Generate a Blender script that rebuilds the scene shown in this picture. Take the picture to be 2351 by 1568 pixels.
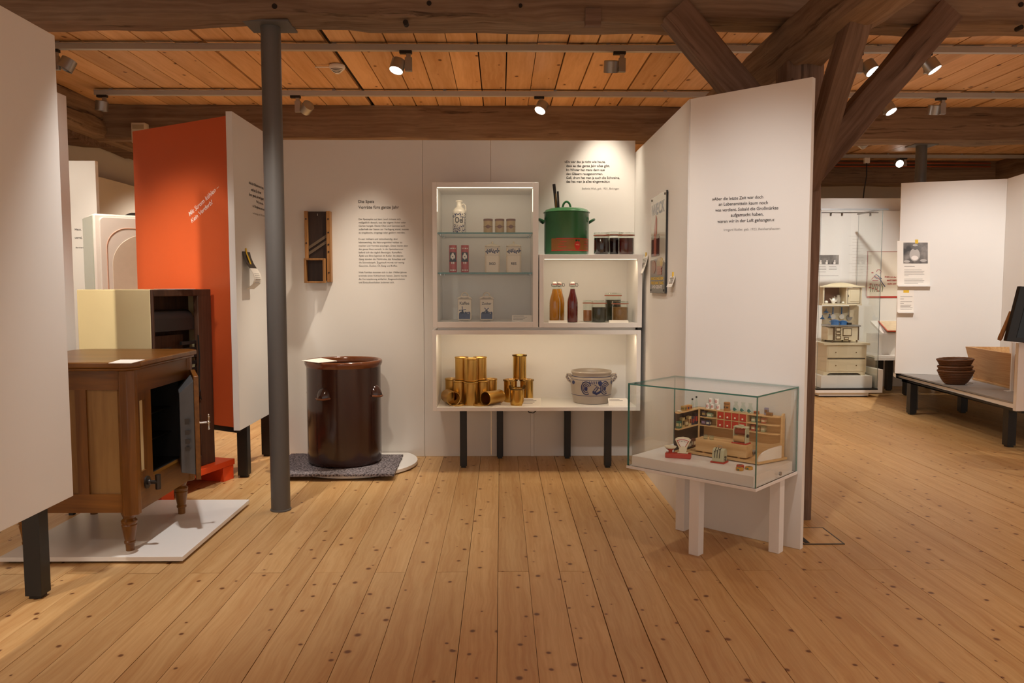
import bpy, math, random
from mathutils import Vector, Matrix, Euler, noise
random.seed(11)
for o in list(bpy.data.objects): bpy.data.objects.remove(o)
scn = bpy.context.scene
COL = scn.collection
PI = math.pi

# ------------------------------------------------------------ camera
FPX, CU, CV, CAMH = 1800.0, 1175.5, 784.0, 1.1
PITCH, YAW = math.atan((784 - 655) / FPX), math.atan(25.5 / FPX)
cam = bpy.data.cameras.new('camera')
cam.sensor_width = 36.0; cam.sensor_fit = 'HORIZONTAL'
cam.lens = FPX * 36.0 / 2351.0
cam.clip_start = 0.05; cam.clip_end = 60
camo = bpy.data.objects.new('camera', cam); COL.objects.link(camo)
camo.location = (0, 0, CAMH); camo.rotation_euler = (PI / 2 - PITCH, 0, -YAW)
scn.camera = camo

# ------------------------------------------------------------ exposure, world
vs = scn.view_settings
scn.display_settings.display_device = 'sRGB'
vs.view_transform = 'Standard'; vs.look = 'None'; vs.gamma = 1.0; vs.use_curve_mapping = False
vs.exposure = 0.0
try: scn.cycles.transparent_max_bounces = 24
except Exception: pass
W = bpy.data.worlds.new('world'); scn.world = W; W.use_nodes = True
bg = W.node_tree.nodes['Background']
bg.inputs['Color'].default_value = (1.0, 0.90, 0.82, 1); bg.inputs['Strength'].default_value = 0.7

def spot(loc, aim, energy, angle=60, blend=0.6, radius=0.04, col=(1.0, 0.88, 0.72)):
    l = bpy.data.lights.new('spot_beam', 'SPOT'); l.energy = energy; l.color = col
    l.spot_size = math.radians(angle); l.spot_blend = blend; l.shadow_soft_size = radius
    o = bpy.data.objects.new('spot_beam', l); COL.objects.link(o); o.location = loc
    d = Vector(aim) - Vector(loc); o.rotation_euler = d.to_track_quat('-Z', 'Y').to_euler()
    return o
def strip(loc, rot, sx, sy, energy, col=(1.0, 0.80, 0.54)):
    l = bpy.data.lights.new('led_light', 'AREA'); l.shape = 'RECTANGLE'; l.size = sx; l.size_y = sy
    l.energy = energy; l.color = col
    o = bpy.data.objects.new('led_light', l); COL.objects.link(o); o.location = loc; o.rotation_euler = rot
    return o
# gallery spotlights after seen lamps and pools, plus unseen spots added for brightness
NEUT = (1.0, 0.965, 0.92)
spot((0.25, 1.70, 2.42), (1.03, 3.40, 1.10), 118, 42, 1.0, 0.05, NEUT)     # angled panel with the quote
spot((0.66, 4.74, 2.36), (0.62, 4.99, 1.15), 44, 58, 0.8, 0.04)     # back wall quote and pot
spot((-0.58, 4.62, 2.36), (-1.08, 4.70, 0.60), 125, 54, 1.0, 0.03)   # slicer and crock
spot((-0.75, 2.35, 2.42), (-0.86, 4.95, 0.72), 58, 31, 1.0, 0.05)   # wall text
spot((-1.20, 3.12, 2.42), (-1.40, 3.45, 0.0), 105, 80, 0.8, 0.04, NEUT)   # icebox from above
spot((-2.55, 2.95, 2.42), (-1.98, 4.50, 0.80), 150, 50, 0.9, 0.04)  # cream refrigerator
spot((-1.90, 2.70, 2.42), (-1.80, 4.55, 1.18), 84, 31, 1.0, 0.05, NEUT)   # orange panel
spot((-0.30, 3.10, 2.40), (0.85, 4.20, 1.25), 34, 50, 0.9, 0.05)    # added unseen spot, lifts the return panel and enamel sign
spot((-0.70, 0.60, 2.42), (-1.40, 2.30, 0.0), 26, 66, 1.0, 0.05)    # added unseen spot, brightens the left front floor
spot((0.25, 4.53, 2.36), (0.15, 4.05, 0.0), 40, 84, 1.0, 0.05)      # floor of the bay
spot((1.90, 1.90, 2.42), (1.75, 3.00, 0.0), 34, 84, 0.8, 0.05)      # added unseen spot for a brighter floor before the post
spot((2.62, 4.75, 2.40), (2.90, 5.50, 0.0), 22, 96, 0.7, 0.05)      # right floor
spot((3.10, 4.75, 2.40), (3.90, 6.60, 0.95), 152, 56, 0.9, 0.05, NEUT)    # right panel
spot((3.20, 6.90, 2.42), (3.35, 8.45, 1.25), 500, 70, 0.8, 0.05, NEUT)     # wall behind the glass case
spot((1.95, 5.92, 2.40), (2.1, 6.7, 0.0), 50, 110, 0.8, 0.05)
spot((-3.0, 4.2, 2.40), (-3.1, 5.6, 1.2), 60, 70, 0.8, 0.05)        # far left text panel
spot((-2.6, 4.75, 2.40), (-2.5, 5.3, 0.9), 50, 80, 0.8, 0.05)
spot((0.1, 2.1, 2.45), (0.25, 5.0, 0.45), 7, 40, 1.0, 0.05)        # shelf group
for x_, y_ in ((-2.6, 1.0), (-0.6, -1.2), (2.2, -1.0), (3.7, 1.2), (5.0, 3.2), (-0.9, 6.1), (0.9, 6.1), (-2.7, 7.6), (5.2, 7.4), (0.2, 8.4)):
    spot((x_, y_, 2.42), (x_, y_ + .05, 0), 145, 120, 0.7, 0.05)      # added unseen downlights, bounced off the floor to brighten the ceiling
# (lamps end)

# ------------------------------------------------------------ pixel to place
CR = Euler((PI / 2 - PITCH, 0, -YAW)).to_matrix(); CP = Vector((0, 0, CAMH))
def ray(u, v): return CR @ Vector(((u - CU) / FPX, -(v - CV) / FPX, -1))
def FL(u, v, z=0.0):
    d = ray(u, v); return CP + d * ((z - CAMH) / d.z)
def AY(u, v, Y):
    d = ray(u, v); return CP + d * (Y / d.y)
def AX(u, v, X):
    d = ray(u, v); return CP + d * (X / d.x)
def PLN(u, v, p0, n):
    d = ray(u, v); return CP + d * ((Vector(p0) - CP).dot(n) / d.dot(n))

# ------------------------------------------------------------ materials
def S(h):
    h = h.lstrip('#'); c = [int(h[i:i + 2], 16) / 255 for i in (0, 2, 4)]
    return tuple(x / 12.92 if x <= .04045 else ((x + .055) / 1.055) ** 2.4 for x in c) + (1,)
MATS = {}
def newmat(name):
    m = bpy.data.materials.new(name); m.use_nodes = True; nt = m.node_tree
    b = nt.nodes['Principled BSDF']; MATS[name] = m
    return m, nt, b
def setin(n, key, v): n.inputs[key].default_value = v
def simple(name, col, rough=.5, metal=0, var=.06, vs_=30, bump=0, bs=200, spec=.5, coat=0):
    m, nt, b = newmat(name); N, L = nt.nodes, nt.links
    c = S(col) if isinstance(col, str) else col
    tc = N.new('ShaderNodeTexCoord'); nz = N.new('ShaderNodeTexNoise'); setin(nz, 'Scale', vs_); setin(nz, 'Detail', 4)
    L.new(tc.outputs['Object'], nz.inputs['Vector'])
    hs = N.new('ShaderNodeMix'); hs.data_type = 'RGBA'
    hs.inputs['A'].default_value = tuple(x * (1 - var) for x in c[:3]) + (1,)
    hs.inputs['B'].default_value = tuple(min(1, x * (1 + var)) for x in c[:3]) + (1,)
    L.new(nz.outputs['Fac'], hs.inputs['Factor']); L.new(hs.outputs['Result'], b.inputs['Base Color'])
    setin(b, 'Roughness', rough); setin(b, 'Metallic', metal); setin(b, 'Specular IOR Level', spec)
    if coat: setin(b, 'Coat Weight', coat); setin(b, 'Coat Roughness', .08)
    if bump:
        n2 = N.new('ShaderNodeTexNoise'); setin(n2, 'Scale', bs); setin(n2, 'Detail', 3)
        L.new(tc.outputs['Object'], n2.inputs['Vector'])
        bp = N.new('ShaderNodeBump'); setin(bp, 'Strength', bump); setin(bp, 'Distance', .002)
        L.new(n2.outputs['Fac'], bp.inputs['Height']); L.new(bp.outputs['Normal'], b.inputs['Normal'])
    return m
def wood(name, light, dark, knot=None, axis=1, fine=70, longs=2.5, rough=.5, cracks=0, var=.25, bump=.15, kx=6.0, kl=2.6, kt=.10, kgate=.5, rings=0.55, warp=.05, spec=.35, flat=False):
    """pine or old timber: grain along the given axis, knots from a stretched cell pattern, one random shift per board"""
    m, nt, b = newmat(name); N, L = nt.nodes, nt.links
    tc = N.new('ShaderNodeTexCoord'); oi = N.new('ShaderNodeObjectInfo')
    off = N.new('ShaderNodeVectorMath'); off.operation = 'MULTIPLY_ADD'
    cmb = N.new('ShaderNodeCombineXYZ')
    for i in range(3): L.new(oi.outputs['Random'], cmb.inputs[i])
    off.inputs[1].default_value = (37.3, 91.7, 53.1)
    L.new(cmb.outputs[0], off.inputs[0]); L.new(tc.outputs['Object'], off.inputs[2])
    base = off.outputs[0]
    wz = N.new('ShaderNodeTexNoise'); setin(wz, 'Scale', 3.0); L.new(base, wz.inputs['Vector'])
    wa = N.new('ShaderNodeVectorMath'); wa.operation = 'MULTIPLY_ADD'; wa.inputs[1].default_value = (warp, warp, warp)
    L.new(wz.outputs['Color'], wa.inputs[0]); L.new(base, wa.inputs[2])
    def mapped(cross, along, src):
        mp = N.new('ShaderNodeMapping'); s = [cross] * 3; s[axis] = along
        mp.inputs['Scale'].default_value = s; L.new(src, mp.inputs['Vector']); return mp.outputs[0]
    g = N.new('ShaderNodeTexNoise'); setin(g, 'Scale', 1.0); setin(g, 'Detail', 6); setin(g, 'Roughness', .6)
    L.new(mapped(fine, longs, wa.outputs[0]), g.inputs['Vector'])
    g2 = N.new('ShaderNodeTexNoise'); setin(g2, 'Scale', 1.0); setin(g2, 'Detail', 2)
    L.new(mapped(fine * .22, longs * .35, wa.outputs[0]), g2.inputs['Vector'])
    add = N.new('ShaderNodeMath'); add.operation = 'MULTIPLY_ADD'; add.inputs[1].default_value = rings
    L.new(g.outputs['Fac'], add.inputs[0]); 
    mul = N.new('ShaderNodeMath'); mul.operation = 'MULTIPLY'; mul.inputs[1].default_value = 1 - rings
    L.new(g2.outputs['Fac'], mul.inputs[0]); L.new(mul.outputs[0], add.inputs[2])
    rp = N.new('ShaderNodeValToRGB'); rp.color_ramp.elements[0].position = .36; rp.color_ramp.elements[1].position = .62
    rp.color_ramp.elements[0].color = S(dark); rp.color_ramp.elements[1].color = S(light)
    L.new(add.outputs[0], rp.inputs[0]); colr = rp.outputs[0]
    if var:
        hv = N.new('ShaderNodeHueSaturation'); mr = N.new('ShaderNodeMapRange')
        mr.inputs['To Min'].default_value = 1 - var; mr.inputs['To Max'].default_value = 1 + var * .35
        L.new(oi.outputs['Random'], mr.inputs['Value']); L.new(mr.outputs[0], hv.inputs['Value']); L.new(colr, hv.inputs['Color']); colr = hv.outputs[0]
    if knot:
        vo = N.new('ShaderNodeTexVoronoi'); setin(vo, 'Scale', 1.0); setin(vo, 'Randomness', 1.0)
        if flat: vo.voronoi_dimensions = '2D'
        L.new(mapped(kx, kl, wa.outputs[0]), vo.inputs['Vector'])
        sep = N.new('ShaderNodeSeparateColor'); L.new(vo.outputs['Color'], sep.inputs[0])
        gt = N.new('ShaderNodeMath'); gt.operation = 'GREATER_THAN'; gt.inputs[1].default_value = kgate; L.new(sep.outputs[0], gt.inputs[0])
        sz = N.new('ShaderNodeMath'); sz.operation = 'MULTIPLY_ADD'; sz.inputs[1].default_value = kt * .9; sz.inputs[2].default_value = kt * .35
        L.new(sep.outputs[1], sz.inputs[0])
        dv = N.new('ShaderNodeMath'); dv.operation = 'DIVIDE'; L.new(vo.outputs['Distance'], dv.inputs[0]); L.new(sz.outputs[0], dv.inputs[1])
        mr2 = N.new('ShaderNodeMapRange'); mr2.inputs['From Min'].default_value = .55; mr2.inputs['From Max'].default_value = 1.15
        mr2.inputs['To Min'].default_value = 1; mr2.inputs['To Max'].default_value = 0; L.new(dv.outputs[0], mr2.inputs['Value'])
        mk = N.new('ShaderNodeMath'); mk.operation = 'MULTIPLY'; L.new(mr2.outputs[0], mk.inputs[0]); L.new(gt.outputs[0], mk.inputs[1])
        mx = N.new('ShaderNodeMix'); mx.data_type = 'RGBA'; mx.inputs['B'].default_value = S(knot)
        L.new(mk.outputs[0], mx.inputs['Factor']); L.new(colr, mx.inputs['A']); colr = mx.outputs['Result']
        # reddish halo
        mr3 = N.new('ShaderNodeMapRange'); mr3.inputs['From Min'].default_value = .9; mr3.inputs['From Max'].default_value = 3.2
        mr3.inputs['To Min'].default_value = .38; mr3.inputs['To Max'].default_value = 0; L.new(dv.outputs[0], mr3.inputs['Value'])
        mk3 = N.new('ShaderNodeMath'); mk3.operation = 'MULTIPLY'; L.new(mr3.outputs[0], mk3.inputs[0]); L.new(gt.outputs[0], mk3.inputs[1])
        mx3 = N.new('ShaderNodeMix'); mx3.data_type = 'RGBA'; mx3.inputs['B'].default_value = S(dark)
        L.new(mk3.outputs[0], mx3.inputs['Factor']); L.new(rp.outputs[0] if not var else hv.outputs[0], mx3.inputs['A']); L.new(mx3.outputs['Result'], mx.inputs['A'])
    h = add.outputs[0]
    if cracks:
        cn = N.new('ShaderNodeTexNoise'); setin(cn, 'Scale', 1.0); setin(cn, 'Detail', 5); setin(cn, 'Roughness', .7)
        L.new(mapped(fine * .45, longs * .5, wa.outputs[0]), cn.inputs['Vector'])
        cr = N.new('ShaderNodeMapRange'); cr.inputs['From Min'].default_value = .60; cr.inputs['From Max'].default_value = .68; cr.inputs['To Max'].default_value = cracks
        L.new(cn.outputs['Fac'], cr.inputs['Value'])
        mc = N.new('ShaderNodeMix'); mc.data_type = 'RGBA'; mc.inputs['B'].default_value = tuple(x * .25 for x in S(dark)[:3]) + (1,)
        L.new(cr.outputs[0], mc.inputs['Factor']); L.new(colr, mc.inputs['A']); colr = mc.outputs['Result']
    L.new(colr, b.inputs['Base Color']); setin(b, 'Roughness', rough); setin(b, 'Specular IOR Level', spec)
    bp = N.new('ShaderNodeBump'); setin(bp, 'Strength', bump); setin(bp, 'Distance', .003)
    L.new(h, bp.inputs['Height']); L.new(bp.outputs['Normal'], b.inputs['Normal'])
    return m
def thin_glass(name, tint=(.97, .99, .98), refl=1.0, rough=0.0):
    m = bpy.data.materials.new(name); m.use_nodes = True; nt = m.node_tree; N, L = nt.nodes, nt.links
    N.remove(N['Principled BSDF']); out = N['Material Output']
    tr = N.new('ShaderNodeBsdfTransparent'); tr.inputs[0].default_value = tint + (1,)
    gl = N.new('ShaderNodeBsdfGlossy'); gl.inputs['Roughness'].default_value = rough; gl.inputs['Color'].default_value = (1, 1, 1, 1)
    lw = N.new('ShaderNodeLayerWeight'); lw.inputs['Blend'].default_value = .5
    pw = N.new('ShaderNodeMath'); pw.operation = 'POWER'; pw.inputs[1].default_value = 4.0; L.new(lw.outputs['Facing'], pw.inputs[0])
    ma = N.new('ShaderNodeMath'); ma.operation = 'MULTIPLY_ADD'; ma.inputs[1].default_value = .8 * refl; ma.inputs[2].default_value = .028 * refl
    L.new(pw.outputs[0], ma.inputs[0])
    mx = N.new('ShaderNodeMixShader'); L.new(ma.outputs[0], mx.inputs[0]); L.new(tr.outputs[0], mx.inputs[1]); L.new(gl.outputs[0], mx.inputs[2])
    L.new(mx.outputs[0], out.inputs['Surface']); MATS[name] = m
    return m
def emis(name, col, st):
    m, nt, b = newmat(name); setin(b, 'Base Color', (.8, .8, .8, 1)); setin(b, 'Emission Color', tuple(col) + (1,)); setin(b, 'Emission Strength', st); return m

M_floor = wood('pine_floor', '#d2ab76', '#bd8f5a', '#6f4526', axis=1, fine=95, longs=2.2, rough=.42, var=.09, kx=9.5, kl=8.5, kt=.088, kgate=.50, bump=.05, spec=.4, flat=True)
M_ceil = wood('spruce_ceiling', '#e4b787', '#cc9a66', '#6a4020', axis=1, fine=40, longs=1.6, rough=.55, var=.22, kx=5.5, kl=3.6, kt=.07, kgate=.55, bump=.08, flat=True)
M_beam = wood('old_beam', '#967e68', '#705845', '#3a2819', axis=0, fine=46, longs=1.1, rough=.8, var=.08, cracks=.8, kx=2.2, kl=.9, kt=.05, kgate=.6, bump=.6, rings=.6, spec=.2)
M_brace = wood('old_brace', '#8a7060', '#5f4a3c', '#2f2018', axis=0, fine=40, longs=1.6, rough=.75, var=.10, cracks=.7, bump=.5, rings=.6, spec=.2)
M_post = wood('post_oak', '#8c5a34', '#6a3f20', '#2f190c', axis=2, fine=40, longs=1.4, rough=.6, var=.05, cracks=.3, kx=3, kl=1.4, kt=.08, kgate=.5, bump=.3)
M_icebox = wood('honey_wood', '#86561e', '#60390f', None, axis=2, fine=60, longs=2.2, rough=.32, var=.12, bump=.06, rings=.45, spec=.5)
M_iceboxh = wood('honey_wood_flat', '#82531e', '#5c3710', None, axis=0, fine=60, longs=2.2, rough=.30, var=.12, bump=.06, rings=.45, spec=.5)
M_iceboxy = wood('honey_wood_deep', '#86561e', '#60390f', None, axis=1, fine=60, longs=2.2, rough=.32, var=.12, bump=.06, rings=.45, spec=.5)
M_paneltan = wood('worn_panel_wood', '#8d6a3e', '#6c4a24', None, axis=2, fine=50, longs=1.6, rough=.35, var=.08, bump=.05, rings=.4)
M_darkwood = wood('fridge_back_wood', '#5a3c2a', '#3a2418', None, axis=2, fine=50, longs=2, rough=.6, var=.15, bump=.2)
M_slicer = wood('slicer_beech', '#ab7b48', '#7d5229', None, axis=2, fine=70, longs=3, rough=.45, var=.12, bump=.06)
M_slicerdark = wood('slicer_board', '#3c2a20', '#241712', None, axis=2, fine=60, longs=2, rough=.4, var=.05)
M_trough = wood('trough_spruce', '#d3a874', '#b98650', '#7a4d28', axis=0, fine=70, longs=2, rough=.5, var=.06, kx=5, kl=2, kt=.05, kgate=.7, bump=.06)
M_toywood = wood('toy_beech', '#dcb682', '#cfa46c', None, axis=0, fine=140, longs=5, rough=.45, var=.05, bump=.03)
M_white = simple('white_panel', '#e9e5df', .55, var=.015, vs_=3)
M_white2 = simple('white_lacquer', '#efece8', .35, var=.01)
M_wall = simple('lime_wall', '#cfc9c0', .9, var=.03, vs_=2, bump=.1, bs=40)
M_orange = simple('orange_panel', '#d65c2a', .42, spec=.9, var=.02, vs_=3)
M_orange2 = simple('orange_lacquer', '#d9481a', .35, var=.02)
M_black = simple('black_steel', '#1b1a19', .45, var=.05)
M_grey = simple('grey_steel', '#5b5855', .42, metal=.0, var=.02)
M_alu = simple('brushed_aluminium', '#a9a8a6', .38, metal=.85, var=.05, vs_=60)
M_rail = simple('rail_aluminium', '#b4b2b0', .5, metal=.25, var=.02)
M_dark = simple('gap_dark', '#241a12', .95, var=.1)
M_ink = simple('black_print', '#1d1b1c', .7, var=.02)
M_inkg = simple('grey_print', '#7d7772', .7, var=.02)
M_faint = simple('faint_print', '#c2bab0', .7, var=.02)
M_inkw = simple('white_print', '#eee6df', .6, var=.02)
M_paper = simple('paper', '#efe9df', .7, var=.02)
M_yellow = simple('yellow_tape', '#e8bd2c', .6, var=.04)
M_glass = thin_glass('clear_glass', (.975, .985, .98))
M_glassjar = thin_glass('jar_glass', (.91, .955, .93), 1.7)
M_edge = simple('glass_edge_green', '#3f7f74', .18, var=.05, spec=.7)
M_cream = simple('cream_enamel', '#dccb9c', .35, var=.04, vs_=6, spec=.6)
M_pinkw = simple('white_fridge_enamel', '#ece3dc', .22, var=.015, spec=.6)
M_greeng = simple('pale_green_glass_side', '#b9c2b4', .08, var=.02, spec=.8)
M_zinc = simple('dull_zinc', '#68696b', .5, metal=.55, var=.25, vs_=14)
M_zincdark = simple('dark_zinc', '#3b3a39', .5, metal=.5, var=.2, vs_=12)
M_nickel = simple('nickel', '#c9c6bf', .2, metal=1, var=.03)
M_iron = simple('dark_iron', '#4b4744', .4, metal=.8, var=.1)
M_crock = simple('brown_salt_glaze', '#3b221b', .16, var=.14, vs_=9, bump=.12, bs=120, spec=.65)
M_crockrim = simple('brown_glaze_rim', '#6d3c20', .16, var=.12, vs_=14, spec=.6)
def mottled(name, a, b_, sc, rough=.95, lo=.42, hi=.58, bump=0):
    m, nt, b = newmat(name); N, L = nt.nodes, nt.links
    tc = N.new('ShaderNodeTexCoord'); nz = N.new('ShaderNodeTexNoise'); setin(nz, 'Scale', sc); setin(nz, 'Detail', 5); L.new(tc.outputs['Object'], nz.inputs['Vector'])
    rp = N.new('ShaderNodeValToRGB'); rp.color_ramp.elements[0].position = lo; rp.color_ramp.elements[1].position = hi; rp.color_ramp.elements[0].color = S(a); rp.color_ramp.elements[1].color = S(b_)
    L.new(nz.outputs['Fac'], rp.inputs[0]); L.new(rp.outputs[0], b.inputs['Base Color']); setin(b, 'Roughness', rough)
    if bump:
        bp = N.new('ShaderNodeBump'); setin(bp, 'Strength', bump); setin(bp, 'Distance', .003); L.new(nz.outputs['Fac'], bp.inputs['Height']); L.new(bp.outputs['Normal'], b.inputs['Normal'])
    return m
M_felt = mottled('grey_felt', '#3f383c', '#92888a', 95, bump=.8)
M_brass = simple('polished_brass', '#d0a656', .22, metal=1, var=.08, vs_=20)
M_brass2 = simple('satin_brass', '#cda75f', .34, metal=1, var=.05, vs_=20)
M_brassdark = simple('tarnished_brass', '#7d6238', .35, metal=1, var=.15, vs_=40)
M_stone = simple('grey_stoneware', '#a79a8c', .28, var=.06, vs_=20, spec=.6)
M_cobalt = simple('cobalt_blue', '#27305c', .3, var=.15, vs_=40)
M_porc = simple('cream_porcelain', '#e6dac4', .2, var=.02, spec=.6)
M_porcw = simple('white_porcelain', '#ece6dc', .18, var=.02, spec=.6)
M_green = simple('green_enamel', '#306840', .2, var=.06, vs_=8, spec=.6)
M_greendk = simple('dark_green_enamel', '#1d4a2d', .2, var=.06)
M_bakelite = simple('bakelite', '#17100d', .3, var=.1)
M_red = simple('red_paint', '#b5281c', .35, var=.05)
M_redtin = simple('red_tin', '#b43a28', .35, var=.06)
M_labelor = simple('orange_label', '#84541f', .5, var=.12, vs_=40)
M_syrup = simple('amber_juice', '#c47d0e', .1, var=.05, spec=.5)
M_syrup2 = simple('red_syrup', '#6b0a10', .1, var=.1, spec=.5)
M_jam = simple('dark_berry_jam', '#200c0e', .15, var=.5, vs_=50)
M_jam2 = simple('red_cherry_jam', '#4c0f0c', .15, var=.6, vs_=60)
M_pickg = simple('dark_green_pickles', '#2c2a18', .3, var=.5, vs_=60, bump=.3)
M_pickp = simple('pink_preserve', '#b4764f', .3, var=.2, vs_=60, bump=.3)
M_pickb = simple('brown_preserve', '#8b6233', .3, var=.3, vs_=70, bump=.4)
M_rubber = simple('orange_rubber_ring', '#b0664a', .5, var=.05)
M_lens = emis('lit_lens', (1.0, .95, .88), 14)
M_lensoff = simple('dark_lens', '#5a6066', .15, var=.05)
M_led = emis('led_strip', (1.0, .88, .68), 1.6)
M_screen = simple('dark_screen', '#0a0a0b', .12, var=.02)
M_bezel = simple('dark_bezel', '#1a1a1b', .35, var=.02)
M_basket = simple('brown_wicker', '#5f3a1c', .6, var=.3, vs_=80, bump=.4)
M_toycream = simple('toy_cream_paint', '#e4d8bb', .4, var=.03)
M_toygrey = simple('toy_sage_paint', '#b9b795', .45, var=.05)
M_toydark = simple('toy_dark_lining', '#2b2430', .4, var=.2, vs_=20)
M_blue = simple('blue_enamel', '#3a6ea8', .3, var=.06)
M_deckgrey = simple('grey_linoleum', '#9b9692', .45, var=.02)
M_speaker = simple('speaker_beige', '#cfc3ae', .5, var=.02)
M_copper = simple('copper_pipe', '#b0562e', .35, metal=.7, var=.05)
M_kitchen = simple('kitchen_ivory', '#dccdae', .4, var=.03)
M_teal = simple('teal_print', '#2b6f68', .4, var=.1)
M_photo = None
# ------------------------------------------------------------ mesh helper
def rootof(o):
    while o.parent: o = o.parent
    return o
class MB:
    def __init__(s): s.v = []; s.f = []; s.mi = []; s.M = Matrix.Identity(4); s.k = 0
    def _add(s, vs, fs):
        n = len(s.v); s.v += [s.M @ Vector(p) for p in vs]
        for f in fs: s.f.append([n + i for i in f]); s.mi.append(s.k)
        return s
    def box(s, x0, x1, y0, y1, z0, z1):
        if x0 > x1: x0, x1 = x1, x0
        if y0 > y1: y0, y1 = y1, y0
        if z0 > z1: z0, z1 = z1, z0
        return s._add([(x0, y0, z0), (x1, y0, z0), (x1, y1, z0), (x0, y1, z0), (x0, y0, z1), (x1, y0, z1), (x1, y1, z1), (x0, y1, z1)],
                      [(3, 2, 1, 0), (4, 5, 6, 7), (0, 1, 5, 4), (1, 2, 6, 5), (2, 3, 7, 6), (3, 0, 4, 7)])
    def prism(s, poly, a, b, axis='z'):
        A = sum(poly[i][0] * poly[(i + 1) % len(poly)][1] - poly[(i + 1) % len(poly)][0] * poly[i][1] for i in range(len(poly)))
        if A < 0: poly = poly[::-1]
        if a > b: a, b = b, a
        n = len(poly)
        def P(p, t): return {'z': (p[0], p[1], t), 'x': (t, p[0], p[1]), 'y': (p[1], t, p[0])}[axis]
        vs = [P(p, a) for p in poly] + [P(p, b) for p in poly]
        return s._add(vs, [list(range(n))[::-1], list(range(n, 2 * n))] + [(i, (i + 1) % n, n + (i + 1) % n, n + i) for i in range(n)])
    def lathe(s, prof, c=(0, 0, 0), seg=32, a0=0, a1=2 * PI, sy=1.0, cap=True):
        vs = []; fs = []; full = abs(a1 - a0 - 2 * PI) < 1e-6; n = seg if full else seg + 1
        for r, z in prof:
            for i in range(n):
                a = a0 + (a1 - a0) * i / seg; vs.append((c[0] + r * math.cos(a), c[1] + r * sy * math.sin(a), c[2] + z))
        for j in range(len(prof) - 1):
            for i in range(seg):
                i2 = (i + 1) % n; fs.append((j * n + i, j * n + i2, (j + 1) * n + i2, (j + 1) * n + i))
        if cap and full:
            if prof[0][0] > 1e-6: fs.append(list(range(n))[::-1])
            if prof[-1][0] > 1e-6: fs.append([(len(prof) - 1) * n + i for i in range(n)])
        return s._add(vs, fs)
    def cyl(s, p0, p1, r0, r1=None, seg=20):
        r1 = r0 if r1 is None else r1
        p0 = Vector(p0); p1 = Vector(p1); d = (p1 - p0); q = d.normalized().to_track_quat('Z', 'Y').to_matrix().to_4x4()
        old = s.M; s.M = s.M @ Matrix.Translation(p0) @ q
        s.lathe([(r0, 0), (r1, d.length)], seg=seg); s.M = old; return s
    def tube(s, pts, r, seg=8, closed=False, rs=None):
        pts = [Vector(p) for p in pts]; n = len(pts); vs = []; fs = []; up = None
        for i, p in enumerate(pts):
            a = pts[i - 1] if (i > 0 or closed) else p; b = pts[(i + 1) % n] if (i < n - 1 or closed) else p
            t = (b - a).normalized()
            if up is None:
                up = Vector((0, 0, 1)) if abs(t.z) < .9 else Vector((1, 0, 0))
            side = t.cross(up); 
            if side.length < 1e-6: side = t.cross(Vector((0, 1, 0)))
            side.normalize(); up = side.cross(t).normalized()
            rr = rs[i] if rs else r
            for k in range(seg):
                an = 2 * PI * k / seg; vs.append(p + side * (rr * math.cos(an)) + up * (rr * math.sin(an)))
        m = n if closed else n - 1
        for i in range(m):
            j = (i + 1) % n
            for k in range(seg): fs.append((i * seg + k, i * seg + (k + 1) % seg, j * seg + (k + 1) % seg, j * seg + k))
        if not closed: fs += [list(range(seg))[::-1], [(n - 1) * seg + k for k in range(seg)]]
        return s._add(vs, fs)
    def sphere(s, c, r, seg=16, rings=8, sz=1.0):
        pr = [(max(r * math.sin(PI * i / rings), 0), -r * sz * math.cos(PI * i / rings)) for i in range(rings + 1)]
        pr[0] = (1e-5, pr[0][1]); pr[-1] = (1e-5, pr[-1][1]); return s.lathe(pr, c, seg)
    def pbox(s, u0, u1, v0, v1, Y0, Y1):
        P = AY(u0, v1, Y0); Q = AY(u1, v0, Y0); um = (P.x + Q.x) / 2
        zt = AY((u0 + u1) / 2, v0, Y0).z; zb = AY((u0 + u1) / 2, v1, Y0).z
        return s.box(P.x, Q.x, Y0, Y1, zb, zt)
    def build(s, name, mats, parent=None, world=False, smooth=35, bevel=0, seg=2):
        if not isinstance(mats, (list, tuple)): mats = [mats]
        vs = s.v
        if parent is not None and world:
            inv = rootof(parent).matrix_basis.inverted(); vs = [inv @ p for p in vs]
        me = bpy.data.meshes.new(name); me.from_pydata([tuple(p) for p in vs], [], s.f)
        for m in mats: me.materials.append(m)
        me.polygons.foreach_set('material_index', s.mi)
        me.polygons.foreach_set('use_smooth', [True] * len(me.polygons)); me.update()
        me.set_sharp_from_angle(angle=math.radians(smooth))
        o = bpy.data.objects.new(name, me); COL.objects.link(o)
        if parent is not None: o.parent = parent
        if bevel:
            b = o.modifiers.new('edge_round', 'BEVEL'); b.width = bevel; b.segments = seg; b.limit_method = 'ANGLE'; b.angle_limit = math.radians(40)
        return o
def one(name, mats, fn, parent=None, **k):
    m = MB(); fn(m); return m.build(name, mats, parent, **k)
def thing(name, label, cat, loc=(0, 0, 0), rotz=0, group=None):
    o = bpy.data.objects.new(name, None); COL.objects.link(o); o.empty_display_size = .05
    o.location = loc; o.rotation_euler = (0, 0, rotz); o['label'] = label; o['category'] = cat
    if group: o['group'] = group
    if name == 'partition': o['kind'] = 'thing'
    return o
def tag(o, label, cat, group=None):
    o['label'] = label; o['category'] = cat
    if group: o['group'] = group
    return o
def struct(o, label=None):
    o['kind'] = 'structure'
    if label: o['label'] = label
    return o
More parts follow.
